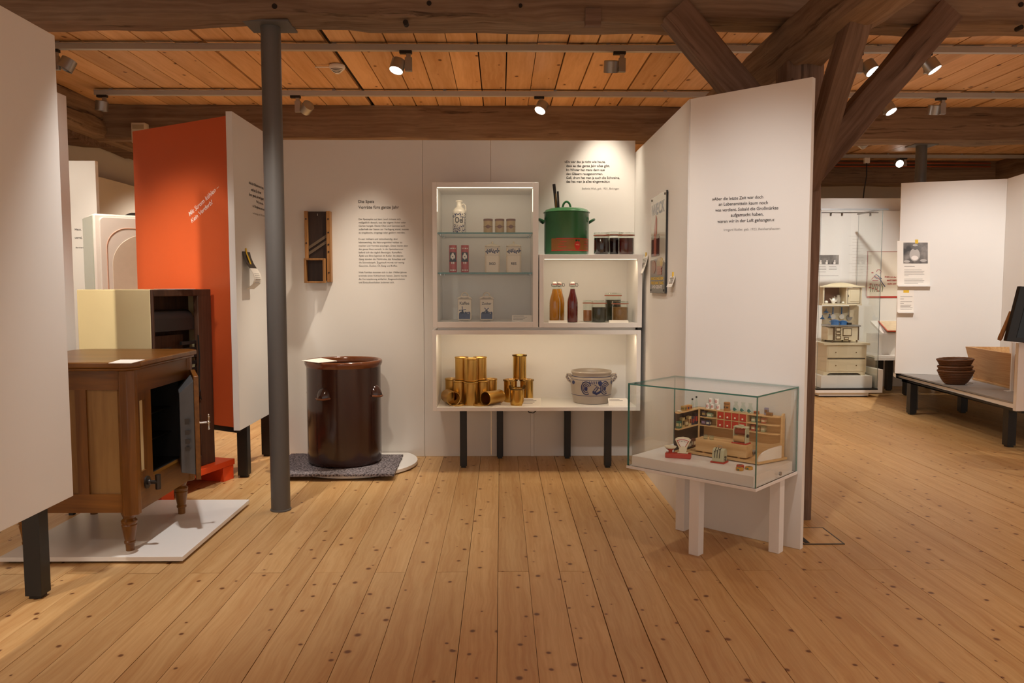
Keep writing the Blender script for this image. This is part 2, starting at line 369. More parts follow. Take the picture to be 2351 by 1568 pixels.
def dup(root, loc, rotz=None, label=None):
    r = root.copy(); COL.objects.link(r); r.location = loc
    if rotz is not None: r.rotation_euler = (0, 0, rotz)
    if label: r['label'] = label
    for ch in list(root.children):
        c = ch.copy(); COL.objects.link(c); c.parent = r
        for g in list(ch.children):
            d = g.copy(); COL.objects.link(d); d.parent = c
    return r
_txt = {}
def text_mesh(s, bold=0.0, shear=0.0):
    cu = bpy.data.curves.new('lettering', 'FONT'); cu.body = s; cu.size = 1; cu.resolution_u = 3; cu.fill_mode = 'FRONT'
    cu.offset = bold; cu.shear = shear
    o = bpy.data.objects.new('lettering', cu); COL.objects.link(o)
    dg = bpy.context.evaluated_depsgraph_get(); dg.update()
    me = bpy.data.meshes.new_from_object(o.evaluated_get(dg))
    vs = [v.co.copy() for v in me.vertices]; fs = [list(p.vertices) for p in me.polygons]
    bpy.data.objects.remove(o); bpy.data.curves.remove(cu); bpy.data.meshes.remove(me)
    return vs, fs
def letter(parent, rows, n, mat, lift=.0008, bold=.0, shear=0.0, local=False, tall=1.0, name='lettering', xs=None):
    """rows: (string, left baseline point, right baseline point) on a surface with outward normal n; one printed block"""
    n = Vector(n).normalized(); m = MB()
    for s, p0, p1 in rows:
        p0 = Vector(p0); p1 = Vector(p1); vs, fs = text_mesh(s, bold, shear)
        if not vs: continue
        x0 = min(v.x for v in vs); x1 = max(v.x for v in vs); k = (p1 - p0).length / max(x1 - x0, 1e-6)
        X = (p1 - p0).normalized(); Y = n.cross(X).normalized()
        m._add([p0 + X * ((v.x - x0) * k) + Y * (v.y * k * tall) + n * lift for v in vs], fs)
    o = m.build(name, mat, parent, world=not local)
    return o
def rows_block(lines, left, wlong, dirx, down, step):
    """left-aligned rows: widths proportional to the longest line's width"""
    ws = []
    for s in lines:
        vs, _ = text_mesh(s) if s else ([], [])
        ws.append((max(v.x for v in vs) - min(v.x for v in vs)) if vs else 0)
    mx = max(ws); r = []
    for i, s in enumerate(lines):
        if not s: continue
        p = Vector(left) + Vector(down) * (step * i)
        r.append((s, p, p + Vector(dirx) * (wlong * ws[i] / mx)))
    return r
def timber(name, mat, p0, p1, w, h, seed=0, n=40, wane=.18, rough=.006, parent=None, up=(0, 0, 1)):
    """hewn beam from p0 to p1 (ends at the middle of the section), local x along the grain"""
    p0 = Vector(p0); p1 = Vector(p1); L = (p1 - p0).length; X = (p1 - p0).normalized()
    Yv = Vector(up).cross(X).normalized(); Z = X.cross(Yv)
    c = wane
    sec = []
    hw, hh = w / 2, h / 2; k = min(hw, hh) * c
    base = [(-hw + k, -hh), (0, -hh), (hw - k, -hh), (hw, -hh + k), (hw, 0), (hw, hh - k), (hw - k, hh), (0, hh), (-hw + k, hh), (-hw, hh - k), (-hw, 0), (-hw, -hh + k)]
    m = MB(); vs = []; fs = []; ns = len(base)
    for i in range(n + 1):
        x = L * i / n
        for j, (a, b) in enumerate(base):
            q = Vector((x * 1.6 + seed * 7.1, j * 3.3, seed * 1.7)); d = noise.noise(q) ; d2 = noise.noise(q * 3.1)
            cornerk = 1 + (0.9 * d if j not in (1, 4, 7, 10) else .2 * d)
            f = 1 - (rough * 1.3 / min(hw, hh)) * (d2 * .6 + d)
            aa, bb = a * f, b * f
            if j in (0, 2, 6, 8): aa = math.copysign(max(abs(aa) - k * .8 * max(d, 0), 0), aa)
            vs.append((x, aa, bb))
    for i in range(n):
        for j in range(ns): fs.append((i * ns + j, i * ns + (j + 1) % ns, (i + 1) * ns + (j + 1) % ns, (i + 1) * ns + j))
    fs += [list(range(ns))[::-1], [n * ns + j for j in range(ns)]]
    m._add(vs, fs); o = m.build(name, mat, None, smooth=50)
    R = Matrix((X, Yv, Z)).transposed().to_4x4(); o.matrix_basis = Matrix.Translation(p0) @ R
    if parent: o.parent = parent
    return o
# ------------------------------------------------------------ the room
ZC = 2.60                       # ceiling boards
fl = struct(one('floor', M_dark, lambda m: m.box(-3.6, 6.3, -3.0, 11.1, -.06, -.014)), 'floor of pale knotty pine boards')
PW = .1182
_pm = {}
def plank(parent, x0, x1, y0, y1, z0, z1, mat):
    key = (round(x1 - x0, 4), round(y1 - y0, 3), mat.name)
    if key not in _pm:
        me = MB().box(0, x1 - x0, 0, y1 - y0, 0, z1 - z0).build('plank', mat); _pm[key] = me.data; o = me
    else:
        o = bpy.data.objects.new('plank', _pm[key]); COL.objects.link(o)
    o.parent = parent; o.location = (x0, y0, z0); return o
i0 = int(-3.6 / PW)
for i in range(i0, int(6.25 / PW)):
    g = random.choice([.0010, .0012, .0016, .0022, .0030, .0014])
    x0 = -.012 + i * PW; cuts = [-3.0, 2.95, 7.3, 11.1] if i % 2 == 0 else [-3.0, .35, 5.35, 11.1]
    for a, b in zip(cuts[:-1], cuts[1:]):
        dz = random.uniform(-.0005, .0005)
        plank(fl, x0 + g / 2, x0 + PW - g / 2, a + .0009, b - .0009, -.02 + dz, 0 + dz - .0005, M_floor)
ce = struct(one('ceiling', M_dark, lambda m: m.box(-3.6, 6.3, -3.0, 11.1, ZC + .025, ZC + .08)), 'ceiling of orange-brown spruce boards')
CW = .187
for i in range(int(-3.5 / CW) - 1, int(6.3 / CW)):
    x0 = -.894 + .187 * 4 + i * CW; g = random.choice([.005, .007, .009, .013]); x1 = x0 + CW
    if x0 < -3.6: continue
    a, b = x0 + g / 2, x1 - g / 2
    if abs(x0 + 1.09) < .1: a = x0 + .030
    if abs(x0 - 3.91) < .1: a = x0 + .034
    for c0, c1 in ((-3.0, 6.85), (6.86, 11.1)):
        dz = random.uniform(-.003, .004)
        plank(ce, a, b, c0, c1, ZC + dz, ZC + .022 + dz, M_ceil)
def wallbox(name, *b): return struct(one(name, M_wall, lambda m: m.box(*b)))
wallbox('wall_left', -3.75, -3.6, 1.2, 11.2, -.06, ZC + .08)
wallbox('wall_back', -3.6, 6.3, 11.1, 11.25, -.06, ZC + .08)
wallbox('wall_right', 6.3, 6.45, 3.5, 11.2, -.06, ZC + .08)
# timbers
zb = 2.316
def beam(p0, p1, w, h, seed, label, n=60, **k):
    o = timber('ceiling_beam', M_beam, p0, p1, w, h, seed, n, **k); struct(o); tag(o, label, 'beam'); o['kind'] = 'structure'; return o
mainb = beam((-3.6, 3.79, zb + .15), (6.3, 3.79, zb + .15), .20, .30, 1, 'heavy brown main beam crossing the room above the steel column', n=90, rough=.012, wane=.22)
beam((-3.6, 6.80, zb + .15), (6.3, 6.80, zb + .15), .22, .30, 2, 'second brown ceiling beam behind the white back wall', n=70, rough=.010)
beam((-3.6, 9.62, zb + .15), (6.3, 9.62, zb + .15), .22, .30, 3, 'dark ceiling beam far behind, with copper pipes', n=50)
beam((-3.44, .6, 2.39), (-3.44, 11.0, 2.39), .30, .13, 4, 'lower timber of the wall plate along the left wall', n=60, rough=.010)
beam((-3.46, .6, 2.53), (-3.46, 11.0, 2.53), .30, .14, 5, 'upper timber of the wall plate along the left wall', n=60, rough=.006)
beam((6.12, 3.6, 2.46), (6.12, 11.0, 2.46), .28, .28, 6, 'wall plate beam at the right end of the room', n=30)
beam((1.385, .2, 2.205), (1.385, 8.4, 2.205), .17, .225, 7, 'girder running front to back on top of the wooden post', n=60, rough=.014, wane=.3)
po = timber('wooden_post', M_post, (1.378, 3.68, 0), (1.378, 3.68, 2.11), .165, .17, 8, 30, rough=.004, up=(0, 1, 0), wane=.12)
po.data.materials.clear(); po.data.materials.append(M_brace)
tag(po, 'square brown wooden post standing behind the angled white quote panel', 'post'); po['kind'] = 'structure'
def brace(p0, p1, w, h, seed, label):
    o = timber('knee_brace', M_brace, p0, p1, w, h, seed, 24, rough=.006, wane=.12, up=(0, 1, 0)); tag(o, label, 'brace'); o['kind'] = 'structure'; return o
brace((1.40, 3.70, 1.58), (2.07, 3.72, 2.36), .13, .13, 11, 'brown knee brace rising to the right from the wooden post')
brace((1.37, 3.70, 1.70), (.80, 3.72, 2.36), .13, .13, 12, 'brown knee brace rising to the left above the quote panel')
brace((1.405, 3.62, 1.56), (1.372, 3.06, 2.15), .085, .10, 13, 'reddish knee brace coming forward from the post to the girder')
# dowel notch and pegs of the main beam
def peg(u, v, r, nm='peg_hole'):
    p = AY(u, v, 3.685); return one(nm, M_dark, lambda m: m.cyl(mainb.matrix_basis.inverted() @ Vector((p.x, 3.684, p.z)), mainb.matrix_basis.inverted() @ Vector((p.x, 3.72, p.z)), r, seg=14), mainb)
for u, v, r in ((931, 51, .012), (630, 14, .012), (985, 7, .011), (1538, 40, .012), (1195, 12, .008)): peg(u, v, r)
def notch(m):
    p = AY(1344, 58, 3.685); q = AY(1380, 18, 3.685); i = mainb.matrix_basis.inverted()
    a = i @ Vector((p.x, 3.684, p.z)); b = i @ Vector((q.x, 3.72, q.z)); m.box(a.x, b.x, a.y, b.y, a.z, b.z)
one('mortise', M_brace, notch, mainb)
for u, v in ((2130, 58), (2345, 10), (2345, 62)):
    peg(u, v, .011, 'peg')
# bracket under the left wall plate
def knee(m):
    px = [(150, 292), (200, 302), (260, 318), (330, 340), (330, 364), (300, 350), (275, 340), (240, 338), (212, 334), (190, 330), (180, 318), (164, 316), (150, 314)]
    pts = [AX(u, v, -3.40) for u, v in px]; m.prism([(p.y, p.z) for p in pts], -3.58, -3.40, 'x')
kb = one('wall_bracket', M_brace, knee); tag(kb, 'dark curved timber bracket under the left wall plate', 'bracket'); kb['kind'] = 'structure'
# steel columns
def column(x, y, z0, label):
    t = thing('steel_column', label, 'column', (x, y, 0))
    def shaft(m): m.lathe([(.046, 0), (.046, z0 - .010)], seg=40)
    one('shaft', M_grey, shaft, t)
    one('head_plate', M_grey, lambda m: m.box(-.105, .105, -.085, .085, z0 - .010, z0), t, bevel=.001)
    one('foot_ring', M_grey, lambda m: m.lathe([(.050, 0), (.050, .006), (.046, .008)], seg=40), t)
    return t
pc = FL(649, 1166); column(pc.x, 3.80, zb + .004, 'grey round steel column in front of the white back wall')
column(3.665, 6.88, zb + .004, 'grey round steel column behind the bench with the baskets')
# light rails
def rail(x0, x1, Y, label, v):
    d = ray(1150, v); Y = (2.568 - CAMH) / d.z * d.y; z = 2.568; t = thing('light_rail', label, 'light rail', ((x0 + x1) / 2, Y, ZC))
    h = z - ZC
    one('profile', M_rail, lambda m: (m.box(x0 - t.location.x, x1 - t.location.x, -.018, .018, h - .018, h + .018), m.box(x0 - t.location.x, x1 - t.location.x, -.022, .022, h + .012, h + .018)), t)
    x = x0 + .12
    while x < x1:
        one('hanger', M_rail, lambda m: m.box(x - t.location.x - .012, x - t.location.x + .012, -.006, .006, h + .018, 0), t); x += .85
    return (Y, z - .018)
R1 = rail(-2.85, 6.0, 4.80, 'grey light rail nearest the camera under the ceiling boards', 111)
R2 = rail(-3.10, 6.0, 5.96, 'second grey light rail above the white back wall', 216)
R3 = rail(2.6, 6.0, 8.75, 'grey light rail farthest back above the glass case', 357)
RZ = {1: R1, 2: R2, 3: R3}
def spotlight(label, rl, u, side, d, on, arm_len=.125):
    """side: -1 head hangs left of the arm, +1 right, 0 in front; d: direction of the beam"""
    Y, z = RZ[rl]; x = AY(u, 150, Y).x; t = thing('spotlight', label, 'spotlight', (x, Y, z), 0, 'rail spotlights')
    one('adapter', M_black, lambda m: (m.box(-.055, .022, -.016, .016, -.018, 0),), t, bevel=.002)
    one('arm', M_alu, lambda m: (m.box(-.014, .014, -.011, .011, -.045, -.006), m.box(-.022, .022, -.012, .012, -arm_len, -.040)), t, bevel=.002)
    d = Vector(d).normalized(); c = Vector((side * .068 if side else 0, -.045 if side == 0 else 0, -arm_len + .035))
    q = d.to_track_quat('Z', 'Y').to_matrix().to_4x4()
    m = MB(); m.M = Matrix.Translation(c) @ q
    m.lathe([(.040, -.036), (.045, -.034), (.045, .036), (.041, .036), (.040, .028)], seg=32)
    m.M = Matrix.Identity(4); m.cyl(c, (c.x * .2, c.y * .2, c.z), .011, seg=12)
    hd = m.build('head', M_alu, t)
    m = MB(); m.M = Matrix.Translation(c) @ q; m.lathe([(.0405, .027), (.0405, .031), (.001, .033)], seg=28)
    m.build('lens', M_lens if on else M_lensoff, hd)
    return t
spotlight('spotlight half hidden behind the near left panel edge', 1, 129, 1, (-.45, -.2, -1), False)
spotlight('lit spotlight on the near rail right of the smoke detector', 1, 938, -1, (-.25, -.35, -1), True)
spotlight('unlit spotlight on the near rail with a level round head, right of the ceiling middle', 1, 1428, -1, (0, .35, -1), False)
spotlight('lit spotlight left of the right-hand knee brace', 1, 1972, 1, (.45, -.55, -1), True)
spotlight('lit spotlight right of the right-hand knee brace', 1, 2130, 0, (.55, -.35, -1), True)
spotlight('unlit spotlight at the left end of the second rail', 2, 237, 0, (-.15, .1, -1), False)
spotlight('spotlight turned away just right of the steel column', 2, 682, 1, (-.75, .75, -.55), False)
spotlight('lit spotlight on the second rail above the cupboard with glass shelves', 2, 1243, 0, (-.45, -.5, -1), True)
spotlight('lit spotlight on the second rail below the right knee brace', 2, 2038, 0, (.4, -.5, -1), True)
spotlight('unlit spotlight with level head on the second rail at the right', 2, 2168, -1, (0, .3, -1), False)
spotlight('lit spotlight on the farthest rail left of the rear column', 3, 2085, -1, (-.15, -.95, -.45), True, .09)
# smoke detectors
def detector(u, v, label, rod):
    d = ray(u, v); s = (ZC - .004 - CAMH) / d.z; p = CP + d * s
    t = thing('smoke_detector', label, 'smoke detector', (p.x, p.y, ZC - .004))
    one('housing', M_white2, lambda m: m.lathe([(.052, 0), (.055, -.010), (.052, -.022), (.022, -.050), (.012, -.056), (.001, -.057)][::-1], seg=28), t)
    for i in range(4):
        r = .046 - i * .0085; z = -.029 - i * .0075
        one('vent', M_black, lambda m: m.lathe([(r, z), (r - .003, z - .0036)], seg=20, a0=-PI * .86, a1=-PI * .14, cap=False), t)
    if rod: one('rod', M_white2, lambda m: m.cyl((-.15, 0, -.012), (-.04, 0, -.012), .004, seg=8), t)
detector(774, 150, 'white cone smoke detector on the ceiling right of the steel column', True)
detector(1981, 330, 'small pale smoke detector on the rear ceiling beside the post', False)
# speaker box, pipes and the hanging lead
p = AY(319, 328, 6.62); t = thing('loudspeaker', 'cream box loudspeaker in the corner under the left ceiling', 'loudspeaker', (p.x, 6.62, p.z))
h = AY(319, 281, 6.62).z - p.z
one('body', M_speaker, lambda m: m.box(-.062, .055, 0, .075, 0, h), t, bevel=.006)
one('grille', simple('speaker_cloth', '#a5957a', .8, bump=.3), lambda m: m.box(-.050, .043, -.003, 0, h * .68, h * .9), t)
for zz in (0, 1):
    y0 = 9.49; a = AY(1890, 374 + zz * 8, y0)
    o = one('pipe', M_copper, lambda m: m.cyl((2.4, y0, a.z), (5.9, y0, a.z), .008, seg=10))
    tag(o, ('upper' if zz == 0 else 'lower') + ' of two thin copper pipes along the rear beam', 'pipe'); o['group'] = 'copper pipes on the rear beam'
p = AY(1990, 366, R3[0])
t = thing('hanging_lead', 'black power lead hanging from the farthest rail', 'cable', (p.x, R3[0], R3[1]))
one('plug', M_white2, lambda m: m.box(-.03, .03, -.018, .018, -.06, 0), t, bevel=.003)
one('cord', M_black, lambda m: m.tube([(0, 0, -.05), (.004, 0, -.2), (-.01, .02, -.36), (-.02, .03, -.55)], .007, 8), t)
# ------------------------------------------------------------ left bay
PB, PT = .305, 2.0
def leg_box(m, x, y, z1, s=.029):
    m.box(x - s, x + s, y - s, y + s, .012, z1); m.box(x - s * .7, x + s * .7, y - s * .7, y + s * .7, 0, .012)
# near panel
t = thing('partition', 'large white panel on a black leg at the left edge, nearest the camera', 'partition', (-1.62, 2.7, 0))
one('board', M_white, lambda m: m.box(-1.625, -1.585, .9, 2.88, .322, 1.985), t, world=True, bevel=.001)
for y in (1.15, 2.73):
    one('leg', M_black, lambda m: leg_box(m, -1.640, y, .322), t, world=True, bevel=.001)
t = thing('partition', 'tan-lit white panel edge showing right behind the nearest panel', 'partition', (-2.058, 3.2, 0))
one('board', M_white, lambda m: m.box(-2.078, -2.038, 2.2, 3.78, .315, 1.985), t, world=True, bevel=.001)
for y in (2.3, 3.73): one('leg', M_black, lambda m: leg_box(m, -2.062, y, .315, .016), t, world=True)
# far text panel
t = thing('partition', 'bright white text panel behind the white refrigerator at far left', 'partition', (-3.2, 5.62, 0))
p = AY(218, 369, 5.60)
one('board', M_white2, lambda m: m.box(-3.58, p.x, 5.60, 5.64, .1, p.z), t, world=True, bevel=.001)
one('foot', M_black, lambda m: (m.box(-3.55, -3.48, 5.59, 5.65, 0, .1), m.box(p.x - .08, p.x - .02, 5.59, 5.65, 0, .1)), t, world=True)
letter(t, [('Haus.', AY(172, 529, 5.6), AY(187, 529, 5.6)), ('uerei,', AY(172, 548, 5.6), AY(189, 548, 5.6)), ('Bernhard', AY(174, 570, 5.6), AY(192, 570, 5.6))], (0, -1, 0), M_ink, bold=.012)
# panel row along the left wall
t = thing('partition', 'grey-lit panel row along the left wall behind the refrigerator', 'partition', (-3.45, 7, 0))
one('board', M_wall, lambda m: m.box(-3.49, -3.45, 6.0, 9.4, .0, 2.03), t, world=True, bevel=.001)
# white refrigerator with rounded door
C = Vector((-2.625, 5.14, 0)); an = math.atan2(.60, .80)
zt = AY(218, 489, 5.14).z
t = thing('white_refrigerator', 'white refrigerator with a rounded door frame and pale green side', 'refrigerator', C, an)
one('body', [M_pinkw], lambda m: m.box(0, .62, .03, .40, .08, zt), t, bevel=.012)
one('side_panel', M_greeng, lambda m: m.box(-.004, 0, .05, .39, .10, zt - .012), t)
def rr(w0, w1, z0, z1, r, n=8):
    pts = []
    for cx, cz, a in ((w1 - r, z0 + r, -PI / 2), (w1 - r, z1 - r, 0), (w0 + r, z1 - r, PI / 2), (w0 + r, z0 + r, PI)):
        for i in range(n + 1): pts.append((cx + r * math.cos(a + PI / 2 * i / n), cz + r * math.sin(a + PI / 2 * i / n)))
    return pts
def yz(pts): return [(z, x) for x, z in pts]
d = one('door', M_pinkw, lambda m: m.prism(yz(rr(.03, .59, .14, zt - .02, .03)), .0, .03, 'y'), t, bevel=.006)
one('door_moulding', simple('salmon_line', '#e0b5a0', .3), lambda m: m.tube([(x, 0, z) for x, z in rr(.07, .55, .2, zt - .09, .13, 10)], .004, 6, True), d)
one('door_field', simple('door_inner_field', '#d8c6b4', .3), lambda m: m.prism(yz(rr(.10, .53, .23, zt - .13, .20, 12)), -.004, .001, 'y'), d, bevel=.003)
one('plinth', M_black, lambda m: m.box(.02, .60, .05, .38, 0, .08), t)
o = one('black_disc', M_black, lambda m: m.lathe([(.085, 0), (.09, .008), (.06, .022), (.001, .026)], seg=24)); q = Vector((.30, .12, 0)); q.rotate(Euler((0, 0, an)))
o.location = C + q + Vector((0, 0, zt)); tag(o, 'black low dome lying on top of the white refrigerator', 'disc')
# orange panel and white return panel
A = Vector((-1.468, 4.312, 0)); B = Vector((-2.185, 4.76, 0)); e = (B - A).normalized(); n = Vector((e.y, -e.x, 0))
if n.y > 0: n = -n
t = thing('partition', 'orange panel with white slanted lettering behind the icebox', 'partition', (A + B) / 2)
def opan(m):
    for z0, z1, off in ((PB + .01, PT + .01, 0),):
        m.prism([tuple((A + n * 0)[:2]), tuple(B[:2]), tuple((B - n * .035)[:2]), tuple((A - n * .035)[:2])], z0, z1)
one('board', M_orange, opan, t, world=True)
one('base_rail', M_black, lambda m: m.prism([tuple((A - n * .004)[:2]), tuple((B - n * .004)[:2]), tuple((B - n * .035)[:2]), tuple((A - n * .035)[:2])], PB - .02, PB + .01), t, world=True)
lg = A + e * .62 - n * .0175
one('leg', M_black, lambda m: leg_box(m, lg.x, lg.y, PB - .02, .016), t, world=True)
def op(u, v): return PLN(u, v, A, n)
letter(t, [('Mit Strom kühlen –', op(436, 497), op(504, 432)), ('Kein Verderb!', op(441, 512), op(489, 467))], n, M_inkw, bold=.004, shear=.12)
t = thing('partition', 'narrow white panel with a quote and a curling leaflet, beside the orange panel', 'partition', (-1.44, 4.65, 0))
XW = -1.432
one('board', M_white, lambda m: m.box(XW - .034, XW, 4.275, 4.985, PB, PT + .025), t, world=True, bevel=.001)
for u, v in ((560, 1094), (613, 1046)):
    q = FL(u, v); one('leg', M_black, lambda m: leg_box(m, q.x + .004, q.y, PB), t, world=True, bevel=.001)
wp = lambda u, v: AX(u, v, XW)
letter(t, [('»Und die Kühltruhe war heut,', wp(571, 422), wp(605, 435)), ('weil kein Eis da war.', wp(576, 438), wp(600, 446)), ('Bevor gmacht, derweil gspart.', wp(572, 449), wp(606, 460)), ('Weil, ja nun die', wp(588, 465), wp(604, 471)), ('in a Tüte gfroren und nei.«', wp(580, 475), wp(607, 484))], (1, 0, 0), M_ink, bold=.012)
letter(t, [('von Familie Egger, geb. 1935, Schwabmünchen', wp(580, 491), wp(613, 499))], (1, 0, 0), M_inkg)
# leaflet curling off the panel
def strip_sheet(m, ys, prof):
    """prof: (offset from the wall, z) top to bottom"""
    vs = []; fs = []
    for off, z in prof:
        for y in ys: vs.append((XW + off, y, z))
    for i in range(len(prof) - 1): fs.append((2 * i, 2 * i + 1, 2 * i + 3, 2 * i + 2))
    nb = len(vs); vs += [(x + .0012, y, z) for x, y, z in vs]; fs += [tuple(nb + j for j in f[::-1]) for f in fs]
    m._add(vs, fs)
y0, y1 = wp(556, 600).y, wp(573, 600).y
zs = [wp(564, v).z for v in (578, 590, 604, 616, 628, 640, 652, 664)]
o = thing('leaflet', 'curling leaflet with a dark photo taped to the narrow white panel', 'leaflet', (XW, (y0 + y1) / 2, zs[-1]))
prof = list(zip((.002, .008, .022, .040, .058, .066, .056, .020), zs))
one('photo', simple('dark_photo', '#2b2624', .3, var=.6, vs_=60), lambda m: strip_sheet(m, (y0, y1), prof[:4]), o, world=True)
one('text_sheet', M_paper, lambda m: strip_sheet(m, (y0, y1), prof[3:]), o, world=True)
one('tape', M_yellow, lambda m: strip_sheet(m, (y0 * .6 + y1 * .4, y0 * .4 + y1 * .6), [(.0005, zs[0] + .02), (.0045, zs[0] - .01), (.014, zs[1] - .004), (.026, zs[2] - .006)]), o, world=True)
for i in range(6):
    k = i / 6; z = zs[4] + (zs[6] - zs[4]) * k
    j = 4 + (0 if k < .5 else 1); f = (zs[j] - z) / (zs[j] - zs[j + 1]); off = prof[j][0] * (1 - f) + prof[j + 1][0] * f
    one('print_line', M_inkg, lambda m: m.box(XW + off + .0012, XW + off + .0022, y0 * .85 + y1 * .15, y0 * .2 + y1 * .8, z - .002, z), o, world=True)

# ------------------------------------------------------------ icebox on its plinth
t = thing('floor_plinth', 'low white rectangular plinth board under the wooden icebox', 'plinth', (-1.62, 3.48, 0))
PZ = .028
one('board', M_white2, lambda m: m.box(-1.985, -1.262, 3.055, 3.885, .010, PZ), t, world=True, bevel=.001)
one('spacer', M_black, lambda m: m.box(-1.96, -1.285, 3.08, 3.86, 0, .010), t, world=True)
X0, X1, Y0, Y1 = -1.965, -1.455, 3.085, 3.70
ZB, ZT = AY(300, 1178, Y0).z, AY(250, 846, Y0).z
ib = thing('icebox', 'old wooden icebox cabinet with an open zinc-lined door', 'icebox', ((X0 + X1) / 2, (Y0 + Y1) / 2, PZ))
def w1(nm, mat, fn, par=ib, **k): return one(nm, mat, fn, par, world=True, **k)
ch = .022
outl = lambda g, c: [(X0 - g + c, Y0 - g), (X1 + g - c, Y0 - g), (X1 + g, Y0 - g + c), (X1 + g, Y1 + g - c), (X1 + g - c, Y1 + g), (X0 - g + c, Y1 + g), (X0 - g, Y1 + g - c), (X0 - g, Y0 - g + c)]
w1('top', M_iceboxh, lambda m: (m.prism(outl(.030, .05), ZT + .004, ZT + .026), m.prism(outl(.020, .045), ZT - .008, ZT + .004)), bevel=.005, seg=3)
# corner posts, rails, side panels
def cpost(m, x, y): m.prism([(x + .035 * a, y + .035 * b) for a, b in ((-1, -.4), (-.4, -1), (.4, -1), (1, -.4), (1, .4), (.4, 1), (-.4, 1), (-1, .4))], ZB - .012, ZT - .008)
for x in (X0 + .03, X1 - .03):
    for y in (Y0 + .03, Y1 - .03): w1('corner_post', M_icebox, lambda m: cpost(m, x, y), bevel=.003)
w1('side_rail', M_iceboxh, lambda m: m.box(X0 + .05, X1 - .05, Y0 + .004, Y0 + .03, ZT - .085, ZT - .008))
w1('side_rail', M_iceboxh, lambda m: m.box(X0 + .05, X1 - .05, Y0 + .004, Y0 + .03, ZB, ZB + .075))
xm = AY(192, 950, Y0).x
w1('side_stile', M_icebox, lambda m: m.box(xm - .035, xm + .008, Y0 + .005, Y0 + .03, ZB + .075, ZT - .085))
w1('side_panel', M_paneltan, lambda m: m.box(xm + .008, X1 - .055, Y0 + .014, Y0 + .028, ZB + .075, ZT - .085))
w1('side_panel', M_paneltan, lambda m: m.box(X0 + .055, xm - .035, Y0 + .014, Y0 + .028, ZB + .075, ZT - .085))
w1('back_board', M_iceboxh, lambda m: (m.box(X0 + .05, X1 - .05, Y1 - .03, Y1 - .005, ZB, ZT - .008), m.box(X0 + .004, X0 + .03, Y0 + .05, Y1 - .05, ZB, ZT - .008), m.box(X0 + .03, X1 - .03, Y0 + .03, Y1 - .03, ZB, ZB + .02)))
# front frame on the right side: opening
fa, fb = 3.262, 3.635                 # opening from near to far
za, zb2 = .305, .668
F0, F1 = X1 - .030, X1 - .004
w1('front_rail', M_iceboxy, lambda m: m.box(F0, F1, Y0 + .05, Y1 - .05, zb2, ZT - .008))
w1('front_rail', M_iceboxy, lambda m: m.box(F0, F1, Y0 + .05, Y1 - .05, ZB - .005, za))
w1('front_stile', M_icebox, lambda m: (m.box(F0, F1, Y0 + .05, 3.158, za, zb2), m.box(F0, F1, 3.205, fa, za, zb2), m.box(F0, F1, 3.158, 3.205, za, .345), m.box(F0, F1, 3.158, 3.205, .635, zb2)))
w1('inset_panel', M_cream, lambda m: m.box(F0 + .004, F1 - .010, 3.158, 3.205, .345, .635))
w1('front_stile', M_icebox, lambda m: m.box(F0, F1, fb, Y1 - .05, za, zb2))
w1('lining', M_zincdark, lambda m: (m.box(X0 + .06, F0, fa - .012, fa, za - .012, zb2 + .012), m.box(X0 + .06, F0, fb, fb + .012, za - .012, zb2 + .012), m.box(X0 + .06, F0, fa, fb, za - .012, za), m.box(X0 + .06, F0, fa, fb, zb2, zb2 + .012), m.box(X0 + .05, X0 + .06, fa - .012, fb + .012, za - .012, zb2 + .012)))
for z in (.42, .535):
    w1('inner_shelf', M_zincdark, lambda m: m.box(X0 + .07, F0 - .05, fa + .002, fb - .002, z, z + .006))
# legs
def tleg(m, c):
    m.lathe([(.016, 0), (.017, .028), (.021, .030), (.022, .038), (.019, .042), (.026, .085), (.030, .105), (.027, .110), (.031, .116), (.031, .124), (.022, .134), (.026, .146), (.030, ZB - .012 - PZ)], c, 24)
for x, y in ((X1 - .05, 3.135), (X1 - .05, Y1 - .05), (X0 + .05, 3.135), (X0 + .05, Y1 - .05)):
    w1('leg', M_icebox, lambda m: tleg(m, (x, y, PZ)))
# drain tap
tp = Vector((X1 - .004, 3.20, .292))
k = w1('tap', M_iron, lambda m: (m.cyl(tp, tp + Vector((.006, 0, 0)), .026, seg=24), m.cyl(tp, tp + Vector((.045, 0, 0)), .008, seg=14), m.sphere(tp + Vector((.01, 0, 0)), .012)))
one('tap_handle', M_iron, lambda m: m.cyl(tp + Vector((.045, .004, -.03)), tp + Vector((.045, .004, .03)), .011, seg=14), k, world=True)
# door ajar
hg = Vector((X1 + .002, fb + .03, 0)); al = math.radians(24); LD = .312
dd = Vector((math.sin(al), -math.cos(al), 0)); dn = Vector((math.cos(al), math.sin(al), 0))
Mx = Matrix((dd, dn, Vector((0, 0, 1)))).transposed().to_4x4(); Mx = Matrix.Translation(hg) @ Mx   # x along door, y outward, z up
def dmesh(fn):
    m = MB(); m.M = Mx; fn(m); return m
zd0, zd1 = .255, .708
def flip(m):
    return m
dr = flip(dmesh(lambda m: (m.box(.0, LD, .0, .020, zd0, zd1)))).build('door', M_iceboxy, ib, world=True, bevel=.002)
def zincbox(m):
    a, b, c = .035, LD - .02, .055
    lo, hi = zd0 + .02, zd1 - .02
    vs = [(a, 0, lo), (b, 0, lo), (b, 0, hi), (a, 0, hi), (a + .02, -.058, lo + .01), (b - .016, -.058, lo + .01), (b - .016, -.058, hi - c), (a + .02, -.058, hi - c)]
    m._add(vs, [(0, 1, 2, 3), (7, 6, 5, 4), (0, 4, 5, 1), (1, 5, 6, 2), (2, 6, 7, 3), (3, 7, 4, 0)])
flip(dmesh(zincbox)).build('zinc_liner', M_zinc, dr, world=True, bevel=.002)
